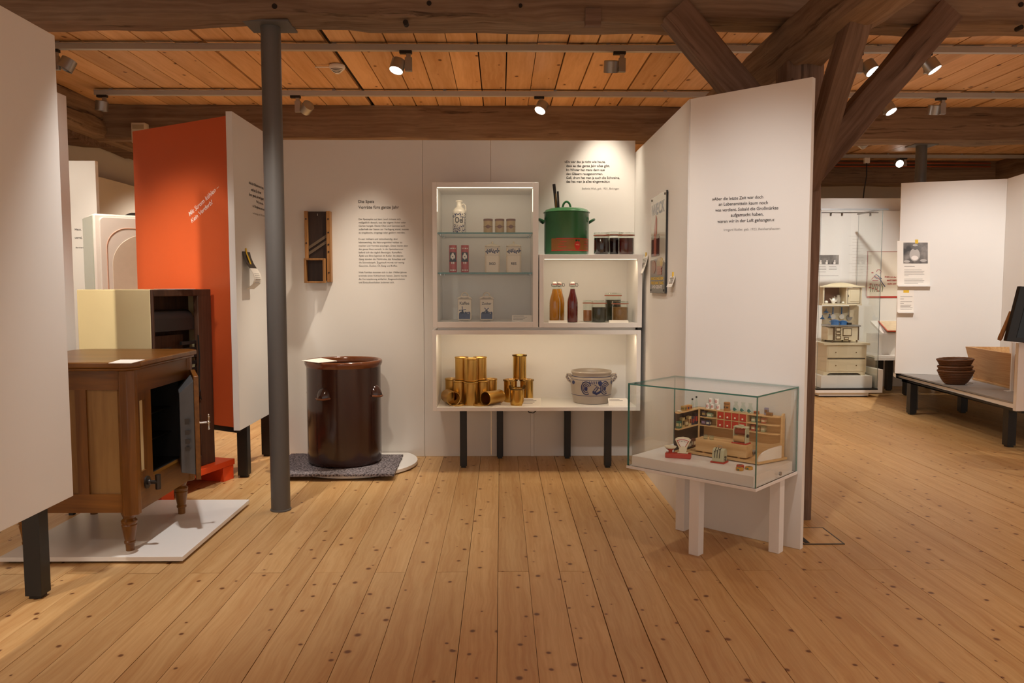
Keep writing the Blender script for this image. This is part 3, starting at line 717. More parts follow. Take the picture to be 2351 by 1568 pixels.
def lock(m):
    for z, s in ((.50, .012), (.455, .009), (.415, .010), (.385, .008)): m.box(LD - .012, LD - .006, -.04, -.022, z, z + s * 2)
flip(dmesh(lock)).build('latch', M_iron, dr, world=True)
def thandle(m):
    m.cyl((LD - .03, .02, .50), (LD - .03, .055, .50), .004, seg=12); m.sphere((LD - .03, .057, .50), .008, 12, 6)
    m.lathe([(.001, -.034), (.006, -.030), (.004, -.024), (.005, -.012), (.004, .012), (.006, .024), (.003, .028), (.005, .032), (.001, .037)], (LD - .03, .058, .50), 14)
flip(dmesh(thandle)).build('handle', M_nickel, dr, world=True)
# card on the icebox
q = [FL(u, v, ZT + .0275) for u, v in ((249, 834), (301, 834), (333, 826), (276, 826))]
o = one('label_card', M_paper, lambda m: m.prism([tuple(x[:2]) for x in q], ZT + .0265, ZT + .0285)); tag(o, 'white label card lying on the top of the wooden icebox', 'label card')

# ------------------------------------------------------------ cream refrigerator from behind
N0 = Vector((-1.735, 3.93, 0)); ang = math.radians(72.7); zf = .113
ZF = AY(355, 665, 3.93).z
bs = thing('refrigerator_base', 'orange lacquered support base under the cream refrigerator', 'base', N0, ang)
one('board', M_orange2, lambda m: m.box(-.05, .555, -.05, .42, .080, zf), bs, bevel=.002)
for x0, x1 in ((-.035, .055), (.455, .545)): one('foot', M_orange2, lambda m: m.box(x0, x1, -.048, .41, 0, .080), bs, bevel=.002)
t = thing('cream_refrigerator', 'old cream refrigerator standing with its open dark back turned outward', 'refrigerator', N0 + Vector((0, 0, zf)), ang)
Hf = ZF - zf; Df = .450; Wf = .467
one('casing', M_cream, lambda m: (m.box(0, .012, .012, Wf, 0, Hf), m.box(Df - .012, Df, .012, Wf, 0, Hf), m.box(.012, Df - .012, Wf - .012, Wf, 0, Hf), m.box(.012, Df - .012, .012, Wf - .012, Hf - .012, Hf)), t, bevel=.004)
one('back_frame', M_darkwood, lambda m: (m.box(.0, .014, .0, .014, 0, Hf), m.box(Df - .11, Df, .0, .03, 0, Hf - .03), m.box(.014, Df, .0, .03, Hf - .035, Hf), m.box(.014, Df - .11, 0, .03, 0, .06)), t, bevel=.004)
one('inner_back', M_darkwood, lambda m: (m.box(.012, Df - .012, .14, .15, 0, Hf - .012)), t)
one('compressor_housing', simple('black_tar_metal', '#1d1613', .5, var=.2), lambda m: (m.cyl((.02, .075, Hf - .16), (Df - .125, .075, Hf - .16), .055, seg=20), m.box(.02, Df - .12, .02, .13, Hf - .215, Hf - .15)), t)
def bp(m):
    m.box(.09, .30, .07, .082, .30, Hf - .24)
one('cover_plate', M_darkwood, bp, t)
one('socket', M_black, lambda m: m.box(.13, .20, .060, .07, Hf - .36, Hf - .305), t)
one('strut', M_iron, lambda m: (m.cyl((.015, .05, Hf - .24), (.07, .05, Hf - .36), .004, seg=8), m.cyl((.05, .05, Hf - .36), (.10, .05, Hf - .5), .004, seg=8)), t)
one('side_box', M_iron, lambda m: m.box(.014, .07, .03, .10, Hf - .45, Hf - .38), t)
for i in range(8): one('vent_slat', M_black, lambda m: m.box(.22, Df - .115, .012, .026, .42 + i * .036, .438 + i * .036), t, bevel=.001)
one('cable', M_black, lambda m: m.tube([(.33, -.004, .72), (.335, -.006, .60), (.325, -.006, .48), (.318, -.008, .40), (.335, -.008, .37), (.33, -.008, .42), (.30, -.006, .385)], .004, 8), t)
one('coil', M_iron, lambda m: m.tube([(Df - .10 + .02 * (i % 2), .033, Hf - .045 - i * .011) for i in range(11)], .003, 6), t)
o = one('label_card', M_paper, lambda m: m.box(.05, .20, -.0, .17, 0, .002)); o.location = N0 + Vector((-.02, .10, ZF + .0005)); o.rotation_euler = (0, 0, ang - .5)
tag(o, 'white label sheet lying on top of the cream refrigerator', 'label card')
# ------------------------------------------------------------ white back wall of the bay
YW = 5.0
xa, xb, xc, xd = -1.432, AY(972, 600, YW).x, AY(1127, 600, YW).x, .848
zt = AY(1100, 322, YW).z
t = thing('partition', 'white back wall of the bay with printed texts and a plank-beam above', 'partition', (-.3, YW, 0))
t['label'] = 'wide white back wall of the bay carrying the slicer, printed text and quote'
for x0, x1 in ((xa, xb), (xb, xc), (xc, xd)):
    one('panel', M_white, lambda m: m.box(x0 + .0008, x1 - .0008, YW, YW + .03, 0, zt), t, world=True, bevel=.0008)
bw = lambda u, v: AY(u, v, YW)
letter(t, [('Die Speis', bw(823, 466), bw(859, 466)), ('Vorräte fürs ganze Jahr', bw(823, 479), bw(916, 479))], (0, -1, 0), M_ink, bold=.006)
paras = [['Der Speiseplan auf dem Land richtete sich', 'maßgeblich danach, was der eigene Acker oder', 'Garten hergab. Damit Obst und Gemüse auch', 'außerhalb der Saison zur Verfügung stand, musste', 'es eingekocht, eingelegt oder gedörrt werden.'],
         ['Es war mühsam und zeitaufwendig, aber', 'lebenswichtig, die Nahrungsmittel haltbar zu', 'machen und Vorräte anzulegen. Diese waren über', 'das ganze Haus verteilt. In der Speisekammer', 'befand sich das täglich Benötigte. Kartoffeln,', 'Äpfel und Brot lagerten im Keller. Im oberen', 'Gang standen die Mehltruhe, das Krautfass und', 'die Schmalztöpfe. Zugekauft wurde nur wenig:', 'Gewürze, Zucker, Öl, Essig und Kaffee.'],
         ['Viele Familien konnten sich in den 1960er-Jahren', 'erstmals einen Kühlschrank leisten. Damit wurde', 'die Vorratsplanung einfacher, Essgewohnheiten', 'und Einkaufsverhalten änderten sich.']]
for ps, v0, ur in zip(paras, (505, 550.5, 627), (938, 937, 934)):
    a = bw(823.5, v0); b = bw(ur, v0); st = (bw(823, v0) - bw(823, v0 + 7.72)).length
    letter(t, rows_block(ps, a, (b - a).length, (1, 0, 0), (0, 0, -1), st), (0, -1, 0), M_ink)
qt = [('»Da war das ja nicht wie heute,', 1296, 1390, 374), ('dass es das ganze Jahr alles gibt.', 1300, 1400, 383.5), ('Im Winter hat mans dann aus', 1300, 1388, 392.5), ('den Gläsern rausgenommen.', 1300, 1384, 401.5), ('Gell, drum hat man ja auch die Schweine,', 1300, 1422.5, 410.5), ('das hat man ja alles eingeweckt.«', 1300, 1400, 419)]
letter(t, [(s, bw(a, v), bw(b, v)) for s, a, b, v in qt], (0, -1, 0), M_ink, bold=.014)
letter(t, [('Stefanie Weh, geb. 1931, Bobingen', bw(1336, 435), bw(1421, 435))], (0, -1, 0), M_inkg)
letter(t, [('Krauthobel', bw(709, 664), bw(725, 664))], (0, -1, 0), M_inkw)
M_blade = simple('worn_blade', '#6b5a48', .45, metal=.3, var=.2)
# ------------------------------------------------------------ slicer hung on the wall
p = bw(735, 648); zl = p.z; zh = bw(735, 486).z
xl, xr = bw(706, 560).x, bw(765, 560).x
t = thing('cabbage_slicer', 'wooden cabbage slicer with slanted blades hung on the back wall', 'slicer', (p.x, YW, zl))
H = zh - zl; Wd = xr - xl; x0 = -Wd / 2; x1 = Wd / 2
y0 = -.052
one('board', M_slicerdark, lambda m: m.box(x0 + .012, x1 - .012, y0 + .018, y0 + .030, .01, H - .002), t)
for a, b in ((x0, x0 + .022), (x1 - .026, x1)):
    rl_ = one('side_rail', M_slicer, lambda m: m.box(a, b, y0, -.001, 0, H), t, bevel=.0025)
    for z in (.06, .19, .235, .31, H - .05) if a > 0 else (.12, H * .55, H - .05):
        one('peg', M_slicerdark, lambda m: m.cyl(((a + b) / 2, y0 - .0015, z), ((a + b) / 2, y0 + .004, z), .0055, seg=10), rl_)
for k in range(2):
    zc = H * .38 + k * .036
    one('blade', M_blade, lambda m: m.prism([(z, x) for x, z in ((x0 + .022, zc), (x1 - .026, zc + .075), (x1 - .026, zc + .095), (x0 + .022, zc + .020))], y0 + .010, y0 + .016, 'y'), t)
zbx = H * .335
bx = one('slide_box', M_slicer, lambda m: (m.box(x0 + .004, x0 + .018, y0 - .045, y0 - .0005, -.004, zbx), m.box(x1 - .042, x1 - .030, y0 - .045, y0 - .0005, -.004, zbx), m.box(x0 + .018, x1 - .042, y0 - .045, y0 - .0005, zbx - .012, zbx), m.box(x0 + .018, x1 - .042, y0 - .045, y0 - .0005, -.004, .006)), t, bevel=.0015)
one('box_floor', M_slicerdark, lambda m: m.box(x0 + .018, x1 - .042, y0 - .004, y0 - .001, .006, zbx - .012), bx)
one('hook', M_nickel, lambda m: m.tube([(0, -.03, H - .012), (0, -.038, H - .016), (0, -.036, H - .028), (0, -.03, H - .026)], .002, 6), t)

# ------------------------------------------------------------ crock on felt and round base
cc = Vector((-.945, 4.705, 0))
t = thing('round_base', 'white rounded floor base under the brown crock', 'base', (-.89, 4.76, 0))
def dbase(z0, z1, r):
    pts = []
    for i in range(64):
        a = 2 * PI * i / 64; pts.append((.0 + r * math.cos(a), min(r * math.sin(a), YW - .006 - 4.76)))
    return lambda m: m.prism(pts, z0, z1)
one('disc', M_white2, dbase(.008, .026, .375), t)
one('spacer', M_black, dbase(0, .008, .345), t)
def feltm(m):
    nx, ny = 26, 12; vs = []; fs = []
    P = [FL(640, 1090, .038), FL(905, 1089, .038), FL(925, 1044, .038), FL(668, 1042, .038)]
    P[0].x -= .03
    for top in (1, 0):
        for j in range(ny + 1):
            for i in range(nx + 1):
                a = P[0].lerp(P[1], i / nx); b = P[3].lerp(P[2], i / nx); q = a.lerp(b, j / ny)
                e = min(i, nx - i, j * 1.5, (ny - j) * 1.5)
                nz = noise.noise(q * 11) * .004 * (1 if e < 2 else .3); xx = noise.noise(q * 25) * .006 * (1 if e < 1 else 0)
                vs.append((q.x + xx, q.y + xx, (.040 if top else .027) + (nz if e < 1 and top else 0)))
    n = (nx + 1) * (ny + 1)
    for j in range(ny):
        for i in range(nx):
            k = j * (nx + 1) + i; fs.append((k, k + 1, k + nx + 2, k + nx + 1)); fs.append((n + k + nx + 1, n + k + nx + 2, n + k + 1, n + k))
    ring = [i for i in range(nx + 1)] + [j * (nx + 1) + nx for j in range(1, ny + 1)] + [ny * (nx + 1) + i for i in range(nx - 1, -1, -1)] + [j * (nx + 1) for j in range(ny - 1, 0, -1)]
    for a, b in zip(ring, ring[1:] + ring[:1]): fs.append((b, a, n + a, n + b))
    m._add(vs, fs)
o = one('felt_mat', M_felt, feltm); tag(o, 'rough grey felt mat lying between the crock and its round base', 'felt mat')
CZ = .041
t = thing('stoneware_crock', 'tall brown glazed stoneware crock with small lug handles', 'crock', (cc.x, cc.y, CZ))
ch_ = AY(790, 825, cc.y).z - CZ
one('body', M_crock, lambda m: m.lathe([(.001, 0), (.208, 0), (.216, .008), (.219, .03), (.2195, ch_ * .5), (.2185, ch_ * .86), (.219, ch_ - .035), (.208, ch_ - .034), (.206, .08), (.001, .06)], seg=72, cap=False), t, smooth=50)
rim = one('rim', M_crockrim, lambda m: m.lathe([(.2175, ch_ - .042), (.2225, ch_ - .034), (.2285, ch_ - .020), (.2285, ch_ - .006), (.222, ch_), (.210, ch_ - .001), (.2045, ch_ - .008), (.204, ch_ - .034)], seg=72, cap=False), t, smooth=60)
for i in range(4):
    a = math.radians(-111 + 90 * i); zc = AY(757, 914, cc.y - .2).z - CZ
    m = MB(); m.M = Matrix.Rotation(a, 4, 'Z') @ Matrix.Translation((.216, 0, zc))
    vs = []; fs = []
    for k in range(9):                      # half dome lug, flat underneath
        th = PI * k / 8
        for j in range(6):
            f = j / 5; r = 1 - f * f * .65
            vs.append((f * .036, -math.cos(th) * .042 * r * (1 if f < 1 else .95), (math.sin(th) ** .8) * .062 * r - .0 - f * .004))
    for k in range(8):
        for j in range(5): fs.append((k * 6 + j, k * 6 + j + 1, (k + 1) * 6 + j + 1, (k + 1) * 6 + j))
    fs.append([k * 6 + 5 for k in range(9)])
    fs.append([j for j in range(6)][::-1] + [8 * 6 + j for j in range(6)])
    m._add(vs, fs); lug = m.build('lug_handle', M_crock, t, smooth=60)
    one('lug_rim', M_crockrim, lambda mm: (setattr(mm, 'M', Matrix.Rotation(a, 4, 'Z') @ Matrix.Translation((.216, 0, zc))), mm.tube([(.002, -.043, 0), (.02, -.036, -.002), (.036, -.015, -.004), (.037, 0, -.004), (.036, .015, -.004), (.02, .036, -.002), (.002, .043, 0)], .006, 8)), lug)
zc_ = CZ + ch_ + .0015
q = [FL(u, v, zc_) for u, v in ((692, 828), (731, 833), (774, 829), (737, 822))]
t2 = thing('label_card', 'white label card resting on the rim of the brown crock', 'label card', (q[0].x, q[0].y, zc_))
one('card', M_paper, lambda m: m.prism([tuple(x[:2]) for x in q], zc_ - .001, zc_ + .001), t2, world=True)

# ------------------------------------------------------------ shelf group
YF = 4.575
DEEP = .40
WT = .024
def openbox(root, u0, u1, v0, v1, iu0, iu1, iv0, iv1, Yf, Yb):
    """hollow display box: outer and inner front outline in the photograph's grid on the front plane"""
    P = AY(u0, (v0 + v1) / 2, Yf).x; Q = AY(u1, (v0 + v1) / 2, Yf).x; um = (u0 + u1) / 2
    zt_ = AY(um, v0, Yf).z; zb_ = AY(um, v1, Yf).z
    ip = AY(iu0, (v0 + v1) / 2, Yf).x; iq = AY(iu1, (v0 + v1) / 2, Yf).x; izt = AY(um, iv0, Yf).z; izb = AY(um, iv1, Yf).z
    one('side', M_white2, lambda m: m.box(P, ip, Yf, Yb, zb_, zt_), root, world=True, bevel=.001)
    one('side', M_white2, lambda m: m.box(iq, Q, Yf, Yb, zb_, zt_), root, world=True, bevel=.001)
    one('top_board', M_white2, lambda m: m.box(ip, iq, Yf, Yb, izt, zt_), root, world=True, bevel=.001)
    one('bottom_board', M_white2, lambda m: m.box(ip, iq, Yf, Yb, zb_, izb), root, world=True, bevel=.001)
    one('back', M_white2, lambda m: m.box(ip, iq, Yb - .015, Yb, izb, izt), root, world=True)
    return P, Q, zb_, zt_, ip, iq, izb, izt
lo = thing('display_box', 'long low white display box on black legs with brass cans inside', 'display box', (.21, 4.78, 0))
LX = openbox(lo, 993, 1471, 758, 943.5, 1002, 1461.5, 768, 935, YF, 4.985)
for u, v in ((1064, 1075), (1396, 1075), (1148, 1053.5), (1303, 1053.5)):
    q = FL(u, v); one('leg', M_black, lambda m: leg_box(m, q.x, q.y + .025, LX[2], .0205), lo, world=True, bevel=.001)
one('led_strip', M_led, lambda m: (m.box(LX[4] + .004, LX[5] - .004, YF + .03, YF + .04, LX[7] - .0015, LX[7] - .0003)), lo, world=True)
ul = thing('display_box', 'tall white wall cupboard with glass shelves holding tins and porcelain jars', 'display box', (-.1, 4.78, LX[3]))
UL = openbox(ul, 993, 1236, 418.5, 752, 1003.5, 1223.5, 429.5, 739, YF, 4.985)
one('glass_front', [M_glass], lambda m: m.box(UL[4] + .001, UL[5] - .001, YF + .003, YF + .007, UL[6] + .001, UL[7] - .001), ul, world=True)
one('led_strip', M_led, lambda m: (m.box(UL[4] + .002, UL[5] - .002, YF + .010, YF + .014, UL[7] - .004, UL[7] - .0005), m.box(UL[5] - .003, UL[5] - .0005, YF + .010, YF + .014, UL[7] - .14, UL[7] - .008), m.box(UL[4] + .0005, UL[4] + .0028, YF + .010, YF + .014, UL[7] - .14, UL[7] - .008)), ul, world=True)
YS = 4.60
SH = []
for v in (533.5, 625.5):
    z = AY(1112, v, YS).z; SH.append(z)
    m = MB(); m.box(UL[4] + .002, UL[5] - .002, YS, 4.965, z - .008, z); m.k = 0
    o = m.build('glass_shelf', [M_glass, M_edge], ul, world=True)
    for p_ in o.data.polygons:
        if abs(p_.normal.y) > .9 or abs(p_.normal.x) > .9: p_.material_index = 1
    for x in (UL[4] + .014, UL[5] - .014): one('shelf_pin', M_nickel, lambda mm: (mm.cyl((x, YS + .03, z - .016), (x, YS + .03, z - .0085), .006, seg=12), mm.cyl((x, 4.93, z - .016), (x, 4.93, z - .0085), .006, seg=12)), ul, world=True)
ur = thing('display_box', 'open white wall box right of the cupboard with bottles and preserving jars', 'display box', (.53, 4.78, LX[3]))
UR = openbox(ur, 1238, 1474.5, 584, 752, 1248.5, 1464, 594.5, 741.5, YF, 4.985)
one('led_strip', M_led, lambda m: m.box(UR[4] + .004, UR[5] - .004, YF + .012, YF + .016, UR[7] - .0025, UR[7] - .0003), ur, world=True)
one('batten', M_white2, lambda m: m.box(LX[0] + .03, LX[1] - .03, YF + .03, 4.98, LX[3], UL[2]), lo, world=True)
one('end_cap', M_black, lambda m: m.box(LX[1] - .02, LX[1], YF + .004, YF + .06, LX[3], UR[2]), lo, world=True)
for (B, w) in ((LX, 3.4), (UL, .9), (UR, 1.5)):
    strip(((B[4] + B[5]) / 2, YF + .03, B[7] - .008), (math.radians(28), 0, 0), B[5] - B[4] - .03, .01, w * .42)
# transformer box with lead and conduit under the low box
t = thing('junction_box', 'flat white box with black lead fixed under the low display box', 'junction box', (AY(1227, 946, 4.75).x, 4.75, LX[2]))
one('case', M_white2, lambda m: m.box(-.13, .13, -.06, .14, -.018, 0), t, bevel=.002)
one('lead', M_black, lambda m: m.tube([(-.045, -.03, -.016), (-.035, -.035, -.03), (-.01, -.04, -.034), (.005, -.03, -.026), (.004, -.01, -.016)], .003, 6), t)
pcx = bw(1222, 1000).x
o = one('cable_conduit', M_white2, lambda m: m.box(pcx - .009, pcx + .009, YW - .012, YW - .0005, .001, LX[2] - .01)); tag(o, 'thin white cable conduit running down the back wall under the boxes', 'conduit')

# ------------------------------------------------------------ things in the cupboard
def surf(prof_r, a, z, lift=.0006): return Vector(((prof_r(z) + lift) * math.sin(a), -(prof_r(z) + lift) * math.cos(a), z))
def patch(m, rf, a0, a1, z0, z1, na=12, nz=4, lift=.0006):
    vs = []; fs = []
    for j in range(nz + 1):
        for i in range(na + 1): vs.append(surf(rf, a0 + (a1 - a0) * i / na, z0 + (z1 - z0) * j / nz, lift))
    for j in range(nz):
        for i in range(na): k = j * (na + 1) + i; fs.append((k, k + 1, k + na + 2, k + na + 1))
    m._add(vs, fs)
def blob(m, rf, a, z, ra, rz, n=10, lift=.0008):
    vs = [surf(rf, a, z, lift)] + [surf(rf, a + ra * math.cos(2 * PI * i / n), z + rz * math.sin(2 * PI * i / n), lift) for i in range(n)]
    m._add(vs, [(0, 1 + i, 1 + (i + 1) % n) for i in range(n)])
def stroke(m, rf, pts, r, lift=.0003): m.tube([surf(rf, a, z, lift) for a, z in pts], r, 6)
def curved_text(parent, s, rf, a0, a1, zb_, mat, bold=.01, lift=.001, tall=1.0):
    vs, fs = text_mesh(s, bold); x0 = min(v.x for v in vs); x1 = max(v.x for v in vs); m = MB()
    k = (a1 - a0) / (x1 - x0); r0 = rf(zb_)
    m._add([surf(rf, a0 + (v.x - x0) * k, zb_ + v.y * k * r0 * tall, lift) for v in vs], fs); return m.build('lettering', mat, parent)
YI = 4.74
def at(u, v, Y, z): 
    p_ = AY(u, v, Y); return Vector((p_.x, Y, z))
def hz(u, v0, Y, z): return AY(u, v0, Y).z - z
def px(n_, Y): return n_ * Y / FPX * 1.0
# oil bottle
b = at(1054.5, 500, YI, SH[0]); Hh = hz(1054, 459.5, YI, SH[0]); r = px(15, YI)
t = thing('oil_bottle', 'blue and white porcelain oil bottle with a handle on the upper glass shelf', 'bottle', b)
prof = [(.001, 0), (r * .94, 0), (r, .004), (r, Hh * .62), (r * .96, Hh * .69), (r * .70, Hh * .76), (r * .42, Hh * .80), (r * .37, Hh * .90), (r * .38, Hh * .94), (r * .52, Hh * .955), (r * .50, Hh * .985), (r * .34, Hh), (.001, Hh * .99)]
one('body', M_porcw, lambda m: m.lathe(prof, seg=40, cap=False), t, smooth=50)
one('handle', M_porcw, lambda m: m.tube([(r * .40, -.004, Hh * .86), (r * .68, -.006, Hh * .88), (r * .93, -.006, Hh * .83), (r * .98, -.006, Hh * .74), (r * .93, -.004, Hh * .66)], .0045, 8), t)
rf = lambda z: r
random.seed(5)
def delft(m):
    for i in range(70):
        a = random.uniform(-1.4, 1.4); z = random.choice([random.uniform(.02, .27), random.uniform(.48, .60)]) * Hh
        if .27 * Hh < z < .48 * Hh: continue
        blob(m, rf, a, z, random.uniform(.05, .13), random.uniform(.0015, .0045), 9)
    for i in range(10): blob(m, rf, 1.0 + random.uniform(0, .4), Hh * (.25 + .04 * i), .09, .004)
    for i in range(7):
        a = -1.2 + i * .4; stroke(m, rf, [(a, .01 * 1), (a + .15, Hh * .12), (a + .05, Hh * .2), (a + .25, Hh * .25)], .0011)
    for a in (-1.05, .95): stroke(m, rf, [(a, Hh * .27), (a - .02, Hh * .36), (a, Hh * .48)], .001)
one('flower_pattern', M_cobalt, delft, t)
curved_text(t, 'Oel', rf, -.62, .62, Hh * .32, M_ink, .012, .0012, 1.4)
# three small tins
def small_tin(u, label):
    bb = at(u, 500, YI, SH[0]); Hh = hz(u, 502.5, YI, SH[0]); r = px(10.4, YI)
    t = thing('spice_tin', label, 'tin', bb, 0, 'small tan tins on the upper glass shelf')
    tan = MATS.get('tan_tin') or simple('tan_tin', '#a48a5c', .35, var=.06); br = MATS.get('brown_tin') or simple('brown_tin', '#6b4328', .35, var=.08)
    one('body', tan, lambda m: m.lathe([(.001, 0), (r, 0), (r, Hh - .012), (.001, Hh - .012)], seg=32, cap=False), t)
    one('lid', br, lambda m: m.lathe([(r * 1.03, Hh - .013), (r * 1.03, Hh - .002), (r * .9, Hh), (.001, Hh)], seg=32, cap=False), t)
    rf = lambda z: r
    def dia(m):
        for i in range(10):
            a, b2 = -.72 + .144 * i, -.72 + .144 * (i + 1); h0, h1 = .0125 * (1 - abs(a) / .72), .0125 * (1 - abs(b2) / .72)
            m._add([surf(rf, a, Hh * .47 - h0), surf(rf, b2, Hh * .47 - h1), surf(rf, b2, Hh * .47 + h1), surf(rf, a, Hh * .47 + h0)], [(0, 1, 2, 3)])
        patch(m, rf, -1.5, -.62, Hh * .45, Hh * .49, 6, 1); patch(m, rf, .62, 1.5, Hh * .45, Hh * .49, 6, 1)
    one('diamond_print', br, dia, t); one('base_band', M_black, lambda m: m.lathe([(r * 1.02, .0), (r * 1.02, .006)], seg=32, cap=False), t)
    return t
for u, l in ((1120.5, 'left of three tan tins with brown diamond on the upper glass shelf'), (1147, 'middle of three tan tins with brown diamond on the upper glass shelf'), (1173, 'right of three tan tins with brown diamond on the upper glass shelf')): small_tin(u, l)
# two red coffee tins
def red_tin(u, label):
    bb = at(u, 600, YI, SH[1]); Hh = hz(u, 563, YI, SH[1]); r = px(8.9, YI)
    t = thing('red_tin', label, 'tin', bb, 0, 'tall red tins on the lower glass shelf')
    one('body', M_redtin, lambda m: m.lathe([(.001, 0), (r, 0), (r, Hh - .001), (r * .95, Hh), (.001, Hh)], seg=32, cap=False), t)
    rf = lambda z: r
    def emblem(m):
        patch(m, rf, -.85, .85, Hh * .42, Hh * .74); 
    one('emblem_field', M_black, emblem, t)
    def fig(m):
        for a, z, ra, rz in ((0, .66, .30, .010), (-.35, .58, .22, .012), (.35, .58, .22, .012), (0, .52, .18, .008), (-.22, .36, .16, .007), (.24, .36, .16, .007)): blob(m, rf, a, Hh * z, ra, rz, 10, .0012)
        for i in range(4): patch(m, rf, -.75 + i * .42, -.50 + i * .42, Hh * .86, Hh * .90, 3, 1, .001); patch(m, rf, -.75 + i * .42, -.50 + i * .42, Hh * .07, Hh * .12, 3, 1, .001)
    one('figure_print', M_porcw, fig, t)
    one('band', M_ink, lambda m: patch(m, rf, -.95, .95, Hh * .40, Hh * .47, 10, 1, .0014), t)
for u, l in ((1040, 'left of two tall red printed tins on the lower glass shelf'), (1067.5, 'right of two tall red printed tins on the lower glass shelf')): red_tin(u, l)
# storage jars SAGO and REIS
def sago(u, word, label):
    bb = at(u, 600, YI, SH[1]); Hh = hz(u, 566, YI, SH[1]); w = px(17, YI); d = w * .8
    t = thing('storage_jar', label, 'storage jar', bb, 0, 'cream porcelain storage jars')
    one('body', M_porc, lambda m: m.prism([(-w + .008, -d), (w - .008, -d), (w, -d + .008), (w, d - .008), (w - .008, d), (-w + .008, d), (-w, d - .008), (-w, -d + .008)], 0, Hh), t, bevel=.004, seg=3)
    ld = one('lid', M_porc, lambda m: (m.box(-w, w, -d, d, Hh + .001, Hh + .005), m._add([(-w * .98, -d * .98, Hh + .005), (w * .98, -d * .98, Hh + .005), (w * .98, d * .98, Hh + .005), (-w * .98, d * .98, Hh + .005), (-w * .16, -d * .16, Hh + .017), (w * .16, -d * .16, Hh + .017), (w * .16, d * .16, Hh + .017), (-w * .16, d * .16, Hh + .017)], [(0, 1, 5, 4), (1, 2, 6, 5), (2, 3, 7, 6), (3, 0, 4, 7), (4, 5, 6, 7)])), t, bevel=.001)
    one('knob', M_porc, lambda m: (m.lathe([(.005, Hh + .015), (.004, Hh + .020), (.001, Hh + .020)], seg=14, cap=False), m.sphere((0, 0, Hh + .025), .0065, 14, 8)), ld)
    def frieze(m):
        z0, z1 = Hh * .70, Hh * .93; yy = -d - .0008
        m.box(-w + .006, w - .006, yy, -d + .001, z1, z1 + .002)
        for i in range(4):
            cx = -w + .016 + i * (2 * w - .03) / 3; cz = (z0 + z1) / 2 + (.003 if i % 2 else -.003)
            pts = [(cx + .0105 * math.exp(-k * .10) * math.cos(k * .75 + i), yy, cz + .0105 * math.exp(-k * .10) * math.sin(k * .75 + i)) for k in range(16)]
            m.tube(pts, .0017, 6)
            for k in range(4): m.cyl((cx + .010 * math.cos(k * 1.6 + i), -d + .001, cz + .011 * math.sin(k * 1.6 + i)), (cx + .010 * math.cos(k * 1.6 + i), yy, cz + .011 * math.sin(k * 1.6 + i)), .0032, seg=8)
        m.box(-w + .005, w - .005, yy, -d + .001, z0 - .006, z0 - .005)
    one('vine_frieze', M_cobalt, frieze, t)
    tw = .019 if word == 'SAGO' else .0155
    letter(t, [(word, (-tw, -d, Hh * .30), (tw, -d, Hh * .30))], (0, -1, 0), M_ink, local=True, bold=.02, tall=1.5 if word == 'SAGO' else 1.25)
sago(1130.5, 'SAGO', 'cream storage jar lettered SAGO with dark vine frieze'); sago(1179.5, 'REIS', 'cream storage jar lettered REIS with dark vine frieze')
# canisters Kaffee and Zucker
def canister(u, word, kind, label):
    z0 = UL[6]; YY = 4.72; bb = at(u, 700, YY, z0); Hh = hz(u, 686, YY, z0); w = px(16.4, YY); d = w * .75
    t = thing('canister', label, 'canister', bb, 0, 'white canisters with blue windmills')
    one('body', M_porc, lambda m: m.box(-w * .94, w * .94, -d, d, .003, Hh), t, bevel=.005, seg=3)
    one('foot', M_porc, lambda m: (m.box(-w * .8, -w * .55, -d * .8, d * .8, 0, .004), m.box(w * .55, w * .8, -d * .8, d * .8, 0, .004)), t)
    ld = one('lid', M_porc, lambda m: m.prism([(z, x) for x, z in ((-w * 1.02, Hh + .001), (w * 1.02, Hh + .001), (w * 1.0, Hh + .006), (w * .6, Hh + .014), (w * .25, Hh + .018), (-w * .25, Hh + .018), (-w * .6, Hh + .014), (-w * 1.0, Hh + .006))], -d * 1.02, d * 1.02, 'y'), t, bevel=.0015)
    one('grip', M_porc, lambda m: m.tube([(.020 * math.cos(a), 0, Hh + .014 + .023 * math.sin(a)) for a in [PI * k / 10 for k in range(11)]], .004, 8), ld)
    one('lid_print', M_ink, lambda m: m.prism([(z, x) for x, z in ((-w * .72, Hh + .004), (w * .72, Hh + .004), (w * .5, Hh + .0075), (0, Hh + .0062), (-w * .5, Hh + .0075))], -d * 1.02 - .0012, -d * 1.02, 'y'), ld)
    letter(t, [(word, (-w * .66, -d, Hh * .74), (w * .66, -d, Hh * .74))], (0, -1, 0), M_ink, local=True, bold=.012, tall=1.1)
    def scene(m):
        yy = -d - .0009; q = lambda pts: m.prism([(z, x) for x, z in pts], yy, -d + .001, 'y')
        q([(-w * .78, .012), (w * .78, .012), (w * .8, .05), (w * .5, .042), (w * .3, .052), (-w * .1, .046), (-w * .5, .055), (-w * .76, .046)])
        cx = -w * .28 if kind == 0 else -w * .02
        q([(cx - .007, .045), (cx + .007, .045), (cx + .0045, .066), (cx - .0045, .066)])
        for k in range(4):
            a = k * PI / 2 + (.1 if kind == 0 else .75); c_, s_ = math.cos(a), math.sin(a); R_ = .021 if kind == 0 else .017; z_ = .066
            q([(cx - s_ * .0016, z_ + c_ * .0016), (cx + c_ * R_ - s_ * .0026, z_ + s_ * R_ + c_ * .0026), (cx + c_ * R_ + s_ * .0026, z_ + s_ * R_ - c_ * .0026), (cx + s_ * .0016, z_ - c_ * .0016)])
        for k in range(6): m.cyl((w * (-.6 + .25 * k), -d + .001, .05), (w * (-.6 + .25 * k), yy, .05), .006 if k % 2 else .004, seg=8)
    one('windmill_print', M_cobalt, scene, t)
